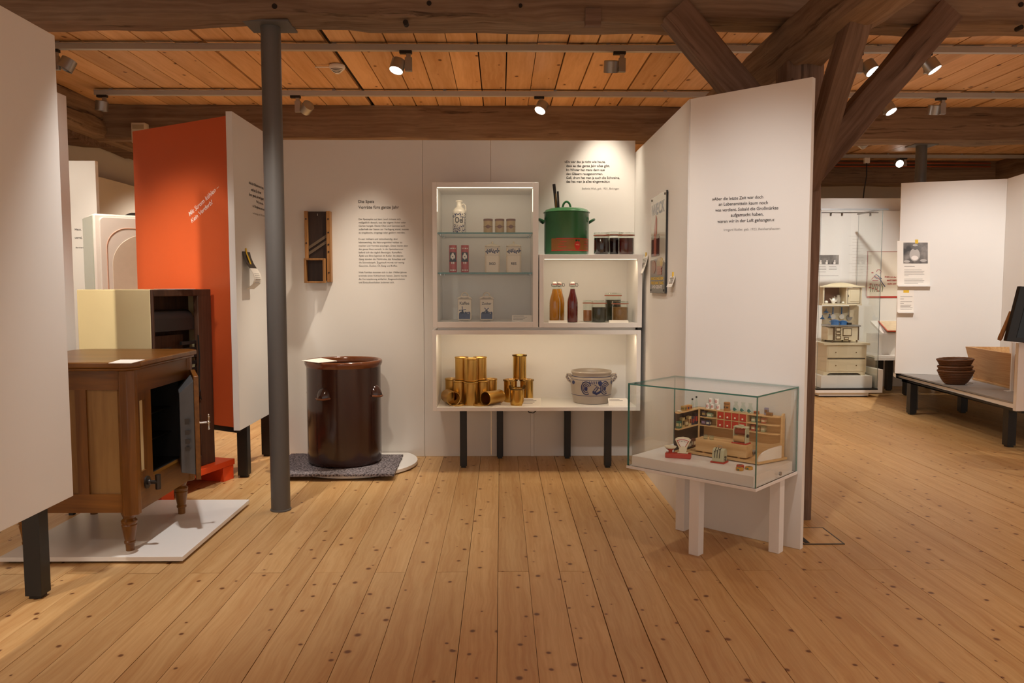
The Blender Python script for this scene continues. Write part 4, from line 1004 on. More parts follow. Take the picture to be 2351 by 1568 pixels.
canister(1067, 'Kaffee', 0, 'white canister lettered Kaffee with a blue windmill'); canister(1117.5, 'Zucker', 1, 'white canister lettered Zucker with a blue windmill')
def card(label, u0, u1, v0, v1, Y, zb_, lean=.5, lines=3):
    """small white label card leaning back on its shelf"""
    P = AY(u0, v1, Y); Q = AY(u1, v1, Y); w = Q.x - P.x; hh = (v1 - v0) * Y / FPX
    t = thing('label_card', label, 'label card', ((P.x + Q.x) / 2, Y, zb_), 0)
    m = MB(); R_ = Matrix.Rotation(-lean, 4, 'X'); m.M = R_; L_ = hh / math.cos(lean) * .96
    m.box(-w / 2, w / 2, 0, .0015, 0, L_); m.M = Matrix.Identity(4); sx, sz = L_ * math.sin(lean), L_ * math.cos(lean); m.prism([(.004, .0002), (.0018 + sx * .9, .0002), (.0018 + sx * .9, sz * .88)], -w * .3, w * .3, 'x'); m.build('card', M_paper, t)
    for i in range(lines):
        m = MB(); m.M = R_; z = L_ * (.82 - .18 * i); m.box(-w * .44, w * (.1 if i == 0 else .36 - .1 * i), -.0006, 0, z, z + L_ * .05); m.build('print_line', M_inkg, t)
    return t
card('label card at the bottom right of the glazed cupboard', 1175.5, 1221, 726, 741, 4.62, UL[6], .3, 4)
# ------------------------------------------------------------ open box: bottles and preserving jars
ZU = UR[6]
def swing_bottle(u, v, Y, liquid, label, open_=1):
    bb = at(u, v, Y, ZU); Hh = hz(u, 646, Y, ZU); r = px(12.2, Y)
    t = thing('swing_top_bottle', label, 'bottle', bb, 0, 'swing top bottles in the open wall box')
    pf = [(r * .92, 0), (r, .004), (r, Hh * .48), (r * .93, Hh * .56), (r * .62, Hh * .70), (r * .46, Hh * .80), (r * .40, Hh * .88), (r * .47, Hh * .90), (r * .47, Hh * .925), (r * .40, Hh * .93)]
    one('glass', M_glassjar, lambda m: m.lathe([(.001, 0)] + pf, seg=32, cap=False), t, smooth=60)
    one('juice', liquid, lambda m: m.lathe([(.001, .002)] + [(rr_ * .96, z + .002) for rr_, z in pf[:6]] + [(r * .42, Hh * .815), (.001, Hh * .815)], seg=32, cap=False), t, smooth=60)
    one('stopper', M_porcw, lambda m: m.lathe([(.001, Hh * .925), (r * .40, Hh * .93), (r * .44, Hh * .96), (r * .30, Hh * .985), (.001, Hh * .99)], seg=20, cap=False), t)
    one('seal', M_red, lambda m: m.lathe([(r * .43, Hh * .922), (r * .50, Hh * .93), (r * .43, Hh * .938)], seg=20, cap=False), t)
    def wire(m):
        m.tube([(-r * .5, 0, Hh * .95), (-r * .62, 0, Hh * .92), (-r * .58, -.003, Hh * .885), (0, -r * .5, Hh * .88), (r * .58, -.003, Hh * .885), (r * .62, 0, Hh * .92), (r * .5, 0, Hh * .95)], .0016, 6)
        m.tube([(r * .5, 0, Hh * .95), (r * .95, -.002, Hh * .94), (r * 1.02, -.002, Hh * .90), (r * .85, -.002, Hh * .87), (r * .60, 0, Hh * .885)], .0016, 6)
    one('wire_clip', M_iron, wire, t)
swing_bottle(1273.5, 700, 4.66, M_syrup, 'front swing-top bottle of amber juice in the open wall box')
swing_bottle(1284, 700, 4.755, M_syrup, 'swing-top bottle of amber juice standing behind the other amber bottle')
swing_bottle(1314.5, 700, 4.655, M_syrup2, 'swing-top bottle of dark red syrup in the open wall box')
def weck(u, v0, Y, r, zb_, fill, label, lvl=.86, grp='preserving jars with glass lids'):
    bb = at(u, 700, Y, zb_); Hh = hz(u, v0, Y, zb_)
    t = thing('preserving_jar', label, 'preserving jar', bb, 0, grp)
    hb = Hh - .018
    one('glass', M_glassjar, lambda m: m.lathe([(.001, 0), (r * .94, 0), (r, .006), (r, hb * .86), (r * .93, hb * .93), (r * .95, hb)], seg=36, cap=False), t, smooth=55)
    one('preserve', fill, lambda m: m.lathe([(.001, .003), (r * .90, .004), (r * .955, .009), (r * .955, hb * min(lvl, .85)), (r * .90, hb * lvl), (.001, hb * lvl)], seg=32, cap=False), t, smooth=55)
    one('rubber_ring', M_rubber, lambda m: m.lathe([(r * .93, hb - .002), (r * 1.06, hb - .002), (r * 1.06, hb + .003), (r * .93, hb + .003)], seg=32, cap=False), t)
    one('lid', M_glassjar, lambda m: m.lathe([(r * .96, hb + .0035), (r * 1.02, hb + .0035), (r * 1.02, hb + .012), (r * .98, hb + .017), (r * .7, hb + .017), (r * .62, hb + .013), (.001, hb + .013)], seg=32, cap=False), t, smooth=55)
    return t
weck(1350, 689, 4.745, px(11.5, 4.7), ZU, M_pickp, 'small jar of pink preserve behind the dark green jar', .62)
weck(1375, 689.5, 4.665, px(17.3, 4.66), ZU, M_pickg, 'squat jar of dark green pickles at the front of the open wall box', .80)
weck(1407.5, 672, 4.80, px(18.8, 4.78), ZU, M_pickg, 'tall jar of dark green pickles at the back of the open wall box', .84)
weck(1423.5, 690.5, 4.69, px(18.5, 4.69), ZU, M_pickb, 'jar of light brown preserve at the right of the open wall box', .82)
card('label card in front of the amber bottles', 1259.5, 1303, 735.5, 741, 4.60, ZU, .9, 0); card('label card in front of the light brown preserve jar', 1399, 1443, 736, 742, 4.60, ZU, .9, 0)
# ------------------------------------------------------------ on top: canning pot and three jars
ZP = UR[3]; YP = 4.775
pb = at(1300.5, 540, YP, ZP); HP = hz(1300, 490, YP, ZP); RP = px(50.8, YP)
t = thing('canning_pot', 'large green enamel canning pot with lid and orange label', 'pot', pb)
one('body', M_green, lambda m: m.lathe([(.001, 0), (RP * .965, 0), (RP * .985, .006), (RP, .03), (RP, HP - .004), (RP * 1.02, HP), (RP * .98, HP), (RP * .97, .02), (.001, .012)], seg=64, cap=False), t, smooth=50)
ld = one('lid', M_green, lambda m: m.lathe([(RP * 1.035, HP + .001), (RP * 1.045, HP + .005), (RP * 1.0, HP + .009), (RP * .93, HP + .020), (RP * .75, HP + .028), (RP * .4, HP + .032), (.001, HP + .033)], seg=64, cap=False), t, smooth=60)
one('lid_handle', M_green, lambda m: m.tube([(.024 * math.cos(a), -.02 * 0, HP + .030 + .040 * math.sin(a)) for a in [PI * k / 12 for k in range(13)]], .0065, 10), ld)
for s_ in (-1, 1):
    zc = HP - .055 if s_ < 0 else HP - .055
    one('handle', M_greendk, lambda m: m.tube([(s_ * (RP + .001 + .030 * math.sin(a)), -.05 * math.cos(a), zc + .018 * math.sin(a)) for a in [PI * k / 12 for k in range(13)]], .0085, 10), t)
rfp = lambda z: RP
lb = one('label', M_labelor, lambda m: patch(m, rfp, -.80, 1.25, HP * .10, HP * .385, 24, 2, .001), t)
def border(m): patch(m, rfp, -.80, 1.25, HP * .095, HP * .115, 24, 1, .0014); patch(m, rfp, -.55, 1.25, HP * .372, HP * .39, 24, 1, .0014)
one('label_border', M_red, border, lb)
def berry(m):
    n = 16; a0 = .42; pts = [(a0 + .145 * math.cos(2 * PI * i / n), HP * .235 + .026 * math.sin(2 * PI * i / n) * (1.15 if math.sin(2 * PI * i / n) < 0 else .85)) for i in range(n)]
    vs = [surf(rfp, a0, HP * .235, .0018)] + [surf(rfp, a, z, .0018) for a, z in pts]; m._add(vs, [(0, 1 + i, 1 + (i + 1) % n) for i in range(n)])
one('berry_mark', M_red, berry, lb)
one('berry_leaf', M_greendk, lambda m: [blob(m, rfp, .42 + d_, HP * .335, .05, .006, 8, .002) for d_ in (-.06, .06)], lb)
curved_text(lb, 'WECK', rfp, .33, .51, HP * .225, M_cream, .01, .0024)
for i in range(3): one('print_line', M_red, lambda m: patch(m, rfp, -.45 + .1 * (i == 2), -.08 - .1 * (i == 1), HP * (.18 + .06 * i), HP * (.195 + .06 * i), 6, 1, .0014), lb)
for i in range(3): one('print_line', M_red, lambda m: patch(m, rfp, .80, 1.12, HP * (.18 + .06 * i), HP * (.195 + .06 * i), 6, 1, .0014), lb)
one('chip', M_zinc, lambda m: blob(m, rfp, .95, HP * .60, .03, .008), t)
tz = HP + .025
th = one('thermometer_sleeve', M_bakelite, lambda m: m.cyl((-.062, -.02, tz), (-.078, -.02, hz(1278, 424, YP, ZP)), .0095, seg=16), ld)
one('thermometer', M_bakelite, lambda m: m.cyl((-.050, -.035, tz), (-.056, -.035, hz(1282, 441, YP, ZP)), .006, seg=14), ld)
one('thermometer_scale', M_brassdark, lambda m: m.box(-.070, -.063, -.032, -.0295, tz, HP + .115), ld)
weck(1380.5, 534, 4.655, px(18, 4.65), ZP, M_jam, 'left jar of dark berry jam beside the green pot', .88, 'jam jars on top of the open wall box')
weck(1409, 532.5, 4.76, px(18, 4.75), ZP, M_jam, 'jar of dark berry jam behind the other two on the open wall box', .84, 'jam jars on top of the open wall box')
jj = weck(1436, 533.5, 4.66, px(18.2, 4.66), ZP, M_jam2, 'right jar of dark red cherry jam beside the green pot', .86, 'jam jars on top of the open wall box')
o = one('label_card', M_paper, lambda m: m.box(-.065, .065, -.03, .0, 0, .0015)); o.location = at(1418, 583, 4.605, ZP); tag(o, 'white label strip lying before the jam jars', 'label card')

# ------------------------------------------------------------ low box: brass cans and stoneware bowl
ZL = LX[6]
RC, HC = .0405, .138
def can(mat, loc, label, r=RC, h=HC, grp='satin brass cans, stacked and lying', rotm=None, clamp=False):
    t = thing('brass_can', label, 'can', loc, 0, grp)
    if rotm is not None: t.rotation_euler = rotm
    one('body', mat, lambda m: m.lathe([(.001, 0), (r * .98, 0), (r, .003), (r, h - .004), (r * .975, h - .004), (r * .97, .006), (.001, .005)], seg=40, cap=False), t, smooth=50)
    one('rim', mat if not clamp else M_brassdark, lambda m: m.lathe([(r * .97, h - .008), (r * 1.06, h - .006), (r * 1.08, h - .003), (r * 1.05, h), (r * .96, h - .001)], seg=40, cap=False), t, smooth=60)
    one('bead', mat, lambda m: m.lathe([(r * 1.0, .004), (r * 1.02, .006), (r * 1.0, .009)], seg=40, cap=False), t)
    return t
def lid(parent, mat, r=RC, h=HC):
    one('lid', mat, lambda m: m.lathe([(r * 1.02, h), (r * 1.0, h + .002), (r * .8, h + .001), (r * .78, h - .001), (.001, h - .001)], seg=36, cap=False), parent)
def base(u, Y, z): return at(u, 900, Y, z)
LC = [(1081, 4.672, 'front centre brass can of the left pyramid'), (1056.5, 4.745, 'left brass can in the second row of the left pyramid'), (1107, 4.745, 'right brass can in the second row of the left pyramid'), (1037.5, 4.850, 'left brass can in the back row of the left pyramid'), (1126, 4.835, 'right brass can in the back row of the left pyramid')]
for u, Y, l in LC:
    c_ = can(M_brass2, base(u, Y, ZL), l); lid(c_, M_brass2)
for u, Y, l in ((1081.5, 4.700, 'front brass can on top of the left pyramid'), (1060.5, 4.786, 'left brass can on top of the left pyramid'), (1102, 4.788, 'right brass can on top of the left pyramid')):
    c_ = can(M_brass2, base(u, Y, ZL + HC + .0025), l); lid(c_, M_brass2)
def lying(u, Y, dirx, diry, label):
    q = base(u, Y, ZL + RC * 1.085); d = Vector((dirx, diry, 0)).normalized()      # from the opening to the bottom
    c_ = can(M_brass2, q + d * HC, label, rotm=(-d).to_track_quat('Z', 'Y').to_euler())
    return c_
lying(1041.5, 4.632, -.34, .94, 'brass can lying on its side at the left, open end to the front')
lying(1114, 4.632, .66, .75, 'brass can lying on its side at the right of the pyramid')
def ring(u, label):
    q = FL(u, 929, ZL + .004); t = thing('can_lid', label, 'can lid', (q.x, q.y, ZL), 0, 'brass can lids')
    one('disc', M_brass2, lambda m: m.lathe([(.001, .003), (.016, .003), (.018, .008), (.030, .009), (.034, .004), (.0395, .003), (.0405, .006), (.0395, .009), (.042, .006), (.0405, 0), (.001, 0)], seg=36, cap=False), t, smooth=60)
ring(1051.5, 'brass lid lying before the left lying can'); ring(1099.5, 'brass lid lying in front between the pyramid cans')
G2 = 'polished brass cans with clamp rims'
for u, Y, z, l in ((1172, 4.80, ZL, 'left polished brass can under the single standing can'), (1209, 4.80, ZL, 'right polished brass can under the single standing can'), (1193, 4.80, ZL + HC + .003, 'tall polished brass can standing on top of two others')):
    c_ = can(M_brass, base(u, Y, z), l, .0405, HC if z == ZL else .150, G2, None, True)
    lid(c_, M_brass, .0405, HC if z == ZL else .150)
    h_ = HC if z == ZL else .150
    one('clamp', M_brassdark, lambda m: m.tube([(.043 * math.cos(a), .043 * math.sin(a), h_ - .004 + .003 * math.sin(a * 5)) for a in [2 * PI * k / 30 for k in range(30)]], .0028, 6, True), c_)
    one('side_seam', M_brassdark, lambda m: m.box(-.004, .004, -.0418, -.040, .004, h_ - .01), c_)
c_ = can(M_brass, base(1187.5, 4.665, ZL), 'short polished brass can with two ear clips in front', .0405, .100, G2, None, True); lid(c_, M_brass, .0405, .100)
for s_ in (-1, 1): one('ear_clip', M_brassdark, lambda m: m.tube([(s_ * .030, -.01, .098), (s_ * .036, -.01, .112), (s_ * .041, -.008, .122), (s_ * .047, -.006, .117), (s_ * .046, -.004, .098)], .004, 8), c_)
one('clamp', M_brassdark, lambda m: m.lathe([(.041, .094), (.0455, .097), (.0455, .101), (.041, .104)], seg=36, cap=False), c_)
# stoneware bowl
YB = 4.78; bb = at(1357.5, 900, YB, ZL); HB = hz(1357, 850, YB, ZL); k = px(1, YB)
t = thing('stoneware_bowl', 'grey stoneware pot with cobalt blue flower painting and two handles', 'bowl', bb)
pf = [(37, 0), (41, .01), (43, .12), (46.5, .36), (48.5, .62), (47.8, .74), (45, .84), (44.2, .88), (46, .93), (47, .97), (45.5, 1.0)]
pr = [(.001, 0)] + [(a * k, z * HB) for a, z in pf] + [(42 * k, .97 * HB), (42.5 * k, .8 * HB), (45 * k, .55 * HB), (39 * k, .08 * HB), (.001, .06 * HB)]
one('body', M_stone, lambda m: m.lathe(pr, seg=64, cap=False), t, smooth=60)
def rfb(z):
    z = z / HB
    for (a, z0), (b_, z1) in zip(pf[:-1], pf[1:]):
        if z0 <= z <= z1: return (a + (b_ - a) * (z - z0) / (z1 - z0)) * k
    return pf[-1][0] * k
def bands(m):
    for z, th in ((.84, .0022), (.27, .0018), (.755, .0014)):
        m.tube([surf(rfb, 2 * PI * i / 48, z * HB, 0) for i in range(48)], th, 6, True)
one('blue_bands', M_cobalt, bands, t)
def flower(m):
    for s_, c0 in ((-1, -.36), (1, .58)):
        for rr_ in (1.0, .68, .40):
            stroke(m, rfb, [(c0 + .24 * rr_ * math.cos(a), HB * (.515 + .20 * rr_ * math.sin(a))) for a in [2 * PI * i / 18 + .4 for i in range(15)]], .0028 * (.6 + .5 * rr_))
        blob(m, rfb, c0, HB * .5, .07, .012)
    stroke(m, rfb, [(-.55, HB * .70), (-.2, HB * .68), (.1, HB * .60), (.30, HB * .50)], .0018)
    for i in range(6): stroke(m, rfb, [(-.22 + i * .085, HB * .65), (-.20 + i * .085, HB * .73)], .0022)
    blob(m, rfb, .31, HB * .66, .10, .016)
    for i in range(8): blob(m, rfb, -.02 + i * .055, HB * (.34 + .018 * abs(i - 3)), .04, .009)
    stroke(m, rfb, [(-.05, HB * .36), (.1, HB * .42), (.22, HB * .52), (.12, HB * .55), (0, HB * .45)], .003)
one('flower_painting', M_cobalt, flower, t)
for s_ in (-1, 1):
    hd = one('handle', M_stone, lambda m: m.tube([(s_ * 44 * k, 0, HB * .62), (s_ * 52 * k, 0, HB * .70), (s_ * 57 * k, 0, HB * .80), (s_ * 55 * k, 0, HB * .88), (s_ * 50 * k, 0, HB * .86), (s_ * 46 * k, 0, HB * .80)], .0095, 12), t)
    one('handle_stripes', M_cobalt, lambda m: [m.sphere((s_ * x * k, -.0085, HB * z), .0035, 8, 5) for x, z in ((48, .66), (51, .69), (54, .75), (57, .80), (56, .86))], hd)
    one('handle_shield', M_cobalt, lambda m: blob(m, rfb, s_ * 1.12, HB * .66, .13, .012), hd)
card('label card lying before the polished brass cans', 1198.5, 1242.5, 917, 933.5, 4.63, ZL, .75, 4); card('label card lying right of the stoneware pot', 1397.5, 1441.5, 918, 934, 4.63, ZL, .75, 2)
# ------------------------------------------------------------ right wall of the bay and angled quote panel
XR = .848
cor = FL(1556, 1197); end = FL(1837, 1262)
e_ = (end - cor); e_.z = 0; e_.normalize(); nn = Vector((e_.y, -e_.x, 0))
if nn.y > 0: nn = -nn
ztp = PLN(1874, 175, end, nn).z
t = thing('partition', 'white return panel at the right of the bay carrying the enamel sign', 'partition', (XR, 4.3, 0))
one('board', M_white, lambda m: m.box(XR, XR + .03, cor.y - .002, YW + .03, 0, ztp + .004), t, world=True, bevel=.0008)
t = thing('partition', 'tall white angled panel with a quote, in front of the wooden post', 'partition', (cor + end) / 2)
c0 = end + e_ * ((XR + .001 - end.x) / e_.x)
one('board', M_white, lambda m: m.prism([tuple(c0[:2]), tuple(end[:2]), tuple((end - nn * .028)[:2]), tuple((c0 - nn * .028)[:2])], 0, ztp), t, world=True, bevel=.0008)
ap = lambda u, v: PLN(u, v, end, nn)
rows = [('»Aber die letzte Zeit war doch', 1635, 460.5, 1752, 455.5), ('an Lebensmitteln kaum noch', 1650, 472.5, 1763, 468.5), ('was verdient. Sobald die Großmärkte', 1642, 486, 1787, 480.5), ('aufgemacht haben,', 1678, 497.5, 1753, 495), ('waren wir in der Luft gehangen.«', 1647, 512, 1778, 507.5)]
letter(t, [(s, ap(a, b), ap(c, d)) for s, a, b, c, d in rows], nn, M_ink, bold=.012)
letter(t, [('Irmgard Rädler, geb. 1923, Reinhartshausen', ap(1662, 530.5), ap(1791, 527))], nn, M_inkg)
# enamel sign on the return panel
a = AX(1499, 560, XR); b = AX(1533, 560, XR); z1 = AX(1533, 437, XR).z; z0 = AX(1533, 674, XR).z
ys0, ys1 = b.y, a.y
t = thing('enamel_sign', 'tall enamel advertising sign with a preserving jar, hung on the return panel', 'sign', (XR, (ys0 + ys1) / 2, z0))
Hs = z1 - z0; Ws = ys1 - ys0
def sg(fn, nm, mat, par): return one(nm, mat, fn, par)
sgb = one('plate', simple('sign_sky', '#b9b2a2', .15, var=.06, vs_=6), lambda m: m.prism([(y, z) for y, z in ((-Ws / 2, 0), (Ws / 2, 0), (Ws / 2, Hs), (-Ws / 2, Hs))], -.012, -.004, 'x'), t, bevel=.002)
one('edge_frame', M_black, lambda m: (m.box(-.011, -.003, -Ws / 2 - .003, -Ws / 2, 0, Hs), m.box(-.011, -.003, Ws / 2, Ws / 2 + .003, 0, Hs), m.box(-.004, -.001, -Ws / 2, Ws / 2, .01, Hs - .01)), t)
def q2(m, pts, l=.0010): m.prism([(Ws / 2 - u * Ws, v * Hs) for u, v in pts], -.012 - l, -.0118, 'x')
def ell(cu, cv, ru, rv, n=20): return [(cu + ru * math.cos(2 * PI * i / n), cv + rv * math.sin(2 * PI * i / n)) for i in range(n)]
sg(lambda m: q2(m, [(0, .035), (1, .035), (1, .30), (.6, .36), (0, .34)]), 'table_field', simple('sign_table', '#584a48', .2, var=.2), t)
sg(lambda m: q2(m, [(0, 0), (1, 0), (1, .18), (0, .18)], .0014), 'caption_field', simple('sign_caption', '#3a2f2c', .2, var=.1), t)
sg(lambda m: (q2(m, [(.07, .38), (.62, .38), (.62, .555), (.07, .555)], .0016)), 'jar_picture', simple('sign_jar', '#3d1712', .12, var=.4, vs_=60), t)
sg(lambda m: (q2(m, [(.10, .557), (.60, .557), (.64, .575), (.60, .60), (.10, .60), (.06, .575)], .0016)), 'jar_lid_picture', simple('sign_lid', '#8f8a7c', .2), t)
sg(lambda m: q2(m, [(.25, .38), (.42, .38), (.42, .76), (.36, .80), (.25, .62)], .002), 'carrot_picture', simple('sign_carrot', '#9c4422', .2, var=.2, vs_=40), t)
sg(lambda m: q2(m, ell(.68, .30, .22, .06), .002), 'plate_picture', simple('sign_plate', '#9c8a6a', .2), t)
sg(lambda m: [q2(m, ell(.55 + .07 * (i % 4), .20 + .028 * (i // 4), .055, .016, 10), .0024 + .0001 * i) for i in range(12)], 'berry_picture', simple('sign_berries', '#8c3a20', .2, var=.3, vs_=60), t)
sg(lambda m: q2(m, ell(.78, .31, .08, .045, 14), .0026), 'lemon_picture', simple('sign_lemon', '#b0923a', .2), t)
sg(lambda m: q2(m, ell(.25, .27, .14, .07, 14), .0024), 'pear_picture', simple('sign_pear', '#8a4f38', .2), t)
sp = lambda u, v: Vector((-.012, Ws / 2 - u * Ws, v * Hs))
letter(t, [('WECK', sp(.05, .805), sp(.93, .805))], (-1, 0, 0), simple('sign_blue', '#2b3350', .15), local=True, bold=.02, tall=.74, lift=.0005)
letter(t, [('EINKOCHGLÄSER', sp(.07, .135), sp(.93, .135))], (-1, 0, 0), M_yellow, local=True, bold=.02, lift=.0018, tall=.5)
letter(t, [('FRISCHHALTUNG', sp(.07, .09), sp(.93, .09))], (-1, 0, 0), M_yellow, local=True, bold=.02, lift=.0018, tall=.5)
letter(t, [('UND GERÄTE', sp(.15, .05), sp(.85, .05))], (-1, 0, 0), M_inkw, local=True, bold=.02, lift=.0018, tall=.5)
for u, v in ((.06, .03), (.94, .03), (.06, .97), (.94, .97)): sg(lambda m: m.cyl(sp(u, v) + Vector((.002, 0, 0)), sp(u, v) - Vector((.004, 0, 0)), .006, seg=10), 'screw', M_iron, t)
# little leaflets hanging on the return panel
def hang(label, y0, y1, z1, z0, bow, nl):
    o = thing('leaflet', label, 'leaflet', (XR, (y0 + y1) / 2, z0))
    N_ = 6; m = MB(); vs = []; fs = []
    for i in range(N_ + 1):
        f = i / N_; off = -.003 - bow * f ** 1.4
        for y in (y0, y1): vs.append((XR + off, y, z1 + (z0 - z1) * f))
    n0 = len(vs); vs += [(x - .001, y, z) for x, y, z in vs]
    for i in range(N_): a_ = 2 * i; fs += [(a_, a_ + 1, a_ + 3, a_ + 2), (n0 + a_ + 2, n0 + a_ + 3, n0 + a_ + 1, n0 + a_)]
    fs += [(0, n0, n0 + 1, 1), (2 * N_, 2 * N_ + 1, n0 + 2 * N_ + 1, n0 + 2 * N_)]
    m._add(vs, fs); m.build('sheet', M_paper, o, world=True)
    one('tape', M_yellow, lambda mm: mm.box(XR - .005, XR - .0005, (y0 + y1) / 2 - .008, (y0 + y1) / 2 + .008, z1 - .014, z1 + .02), o, world=True)
    for i in range(nl):
        f = .18 + .6 * i / nl; off = -.004 - bow * f ** 1.4; z = z1 + (z0 - z1) * f
        one('print_line', M_inkg, lambda mm: mm.box(XR + off - .002, XR + off - .0004, y0 + (y1 - y0) * .15, y1 - (y1 - y0) * (.12 + .1 * (i % 3)), z, z + .0016), o, world=True)
a = AX(1477, 600, XR); b = AX(1485, 600, XR); hang('leaflet taped beside the right edge of the open wall box', b.y - .06, a.y - .02, AX(1481, 588, XR).z, AX(1481, 628, XR).z, .030, 7)
a = AX(1540, 640, XR); b = AX(1552, 640, XR); hang('small leaflet taped right of the enamel sign', b.y, a.y, AX(1546, 634, XR).z, AX(1546, 659, XR).z, .018, 5)
# floor socket
q = [FL(u, v, .0) for u, v in ((1842, 1250), (1940, 1250), (1891, 1212), (1838, 1212))]
x0, x1, y0, y1 = 1.285, q[1].x, q[1].y, q[2].y
t = thing('floor_socket', 'square floor socket cover with steel frame in the boards behind the display case', 'floor socket', ((x0 + x1) / 2, (y0 + y1) / 2, 0))
W2, H2 = (x1 - x0) / 2, (y1 - y0) / 2
one('lid', M_floor, lambda m: m.box(-W2 + .006, W2 - .006, -H2 + .006, H2 - .006, .0005, .0022), t)
one('frame', M_iron, lambda m: (m.box(-W2, W2, -H2, -H2 + .006, 0, .003), m.box(-W2, W2, H2 - .006, H2, 0, .003), m.box(-W2, -W2 + .006, -H2 + .006, H2 - .006, 0, .003), m.box(W2 - .006, W2, -H2 + .006, H2 - .006, 0, .003)), t)
one('cable_slot', M_black, lambda m: m.box(-W2 + .012, -W2 + .034, -H2 + .012, -H2 + .10, .0022, .0034), t)

# ------------------------------------------------------------ glass case with the toy shop
CA = FL(1440, 1068, .33); th = math.radians(-43.2); CL_, CD_ = .581, .384
ct = thing('display_case', 'white display table with a glass cover over a toy grocery shop', 'display case', (CA.x, CA.y, 0), th)
ZD = .33; ZI = .372; ZG = .684
Ci = ct.matrix_basis.inverted()
def cl(u, v, z): return Ci @ FL(u, v, z)
def cy(u, v, y):
    """local point on the case's plane y=const"""
    n_ = Vector((-math.sin(th), math.cos(th), 0)); return Ci @ PLN(u, v, ct.matrix_basis @ Vector((0, y, 0)), n_)
def cx_(u, v, x):
    n_ = Vector((math.cos(th), math.sin(th), 0)); return Ci @ PLN(u, v, ct.matrix_basis @ Vector((x, 0, 0)), n_)
one('deck', M_white2, lambda m: m.box(-.003, CL_ + .003, -.003, CD_ + .0, ZD - .012, ZD), ct, bevel=.001)
one('inner_plinth', M_white2, lambda m: m.box(.014, CL_ - .014, .014, CD_ - .012, ZD, ZI), ct, bevel=.001)
for (x, y) in ((.306, .052), (.536, .300), (.098, .300)):
    one('leg', M_white2, lambda m: m.box(x - .022, x + .022, y - .022, y + .022, 0, ZD - .012), ct, bevel=.001)
def pane(nm, *b, thin):
    m = MB(); m.box(*b); o = m.build(nm, [M_glass, M_edge], ct)
    for p_ in o.data.polygons:
        if abs(p_.normal[thin]) < .5: p_.material_index = 1
    return o
g = .006
pane('glass_pane', 0, CL_, 0, g, ZD, ZG - g, thin=1); pane('glass_pane', 0, CL_, CD_ - g, CD_, ZD, ZG - g, thin=1)
pane('glass_pane', 0, g, g, CD_ - g, ZD, ZG - g, thin=0); pane('glass_pane', CL_ - g, CL_, g, CD_ - g, ZD, ZG - g, thin=0)
pane('glass_pane', 0, CL_, 0, CD_, ZG - g, ZG, thin=2)
lk = cx_(1790, 1087, CL_); one('lock', M_alu, lambda m: m.cyl((CL_, lk.y, lk.z), (CL_ + .006, lk.y, lk.z), .008, seg=16), ct)
def toy(name, label, cat, lp, rz=0, group=None):
    w_ = ct.matrix_basis @ Vector(lp); return thing(name, label, cat, w_, th + rz, group)
# -- shop unit (base, back shelves, left wing, right end)
bx0, bx1, by0, by1 = .150, .500, .200, .372
shop = toy('toy_shop', 'wooden toy grocery shop with red drawers, shelves and a counter', 'toy shop', (0, 0, ZI))
ZS0 = ZI
def sb(nm, mat, fn, par=shop, **k):
    def f(m): m.M = Matrix.Translation((0, 0, -ZI)); fn(m)
    return one(nm, mat, f, par, **k)
ZBs = ZI + .014
sb('floor_board', M_toywood, lambda m: (m.prism([(bx0 - .045, by1), (bx0 - .02, by0 + .02), (bx0 + .02, by0), (bx1, by0), (bx1 + .045, by1)], ZI + .004, ZBs), m.box(bx0 + .02, bx1 - .02, by0 + .02, by1 - .01, ZI, ZI + .004)), bevel=.001)
YB0 = .326; YB1 = .372                       # back shelf front and rear
zT = cy(1640, 942, YB0).z; zM = cy(1625, 963, YB0).z; zL = cy(1630, 984, YB0).z
zT2 = (cy(1606, 941, YB0).z + cy(1790, 955, YB0).z) / 2
xl = cy(1606, 941, YB0).x; xr = cy(1790, 955, YB0).x; xq = cy(1646, 948, YB0).x
zs = [zT2, zT2 - .036, zT2 - .073]
sb('back_board', M_toywood, lambda m: m.box(xl, xr, YB1 - .004, YB1, ZBs, zs[0]))
for z in zs: sb('shelf_board', M_toywood, lambda m: m.prism([(xl, YB0), (xr - .04, YB0), (xr - .012, YB0 + .008), (xr - .002, YB0 + .028), (xr, YB1 - .004), (xl, YB1 - .004)], z - .004, z), bevel=.0006)
sb('end_board', M_toywood, lambda m: m.prism([(y, z) for y, z in ((YB0 + .020, ZBs), (YB1 - .0, ZBs), (YB1, zs[0] + .012), (YB0 + .034, zs[0] + .012), (YB0 + .022, zs[0] + .004))], xr - .004, xr + .004, 'x'), bevel=.001)
dw = .0345; nx = [xq + i * dw for i in range(5)]
for x in nx: sb('divider', M_toywood, lambda m: m.box(x - .0018, x + .0018, YB0, YB1 - .004, zs[2], zs[0]))
for r_ in range(2):
    for c_ in range(4):
        x0, x1 = nx[c_] + .0028, nx[c_ + 1] - .0028; z1, z0 = zs[r_] - .005, zs[r_ + 1] + .001
        d_ = sb('drawer', M_red, lambda m: (m.box(x0, x1, YB0 - .001, YB1 - .01, z0, z1)), bevel=.0005)
        sb('knob', M_toycream, lambda m: m.sphere(((x0 + x1) / 2, YB0 - .004, z0 + .010), .0042, 12, 8), d_)
XWg = .138                               # left wing plane
wy0 = cx_(1548, 945, XWg).y
def wing(m):
    m.box(xl - .004, xl, wy0, YB1, ZBs, zs[0])
wg = sb('left_wall', M_toydark, lambda m: (m.box(xl - .034, xl - .030, wy0 + .02, YB1, ZI + .004, zs[0]), m.box(xl - .030, xl - .001, YB1 - .004, YB1, ZBs, zs[0])))
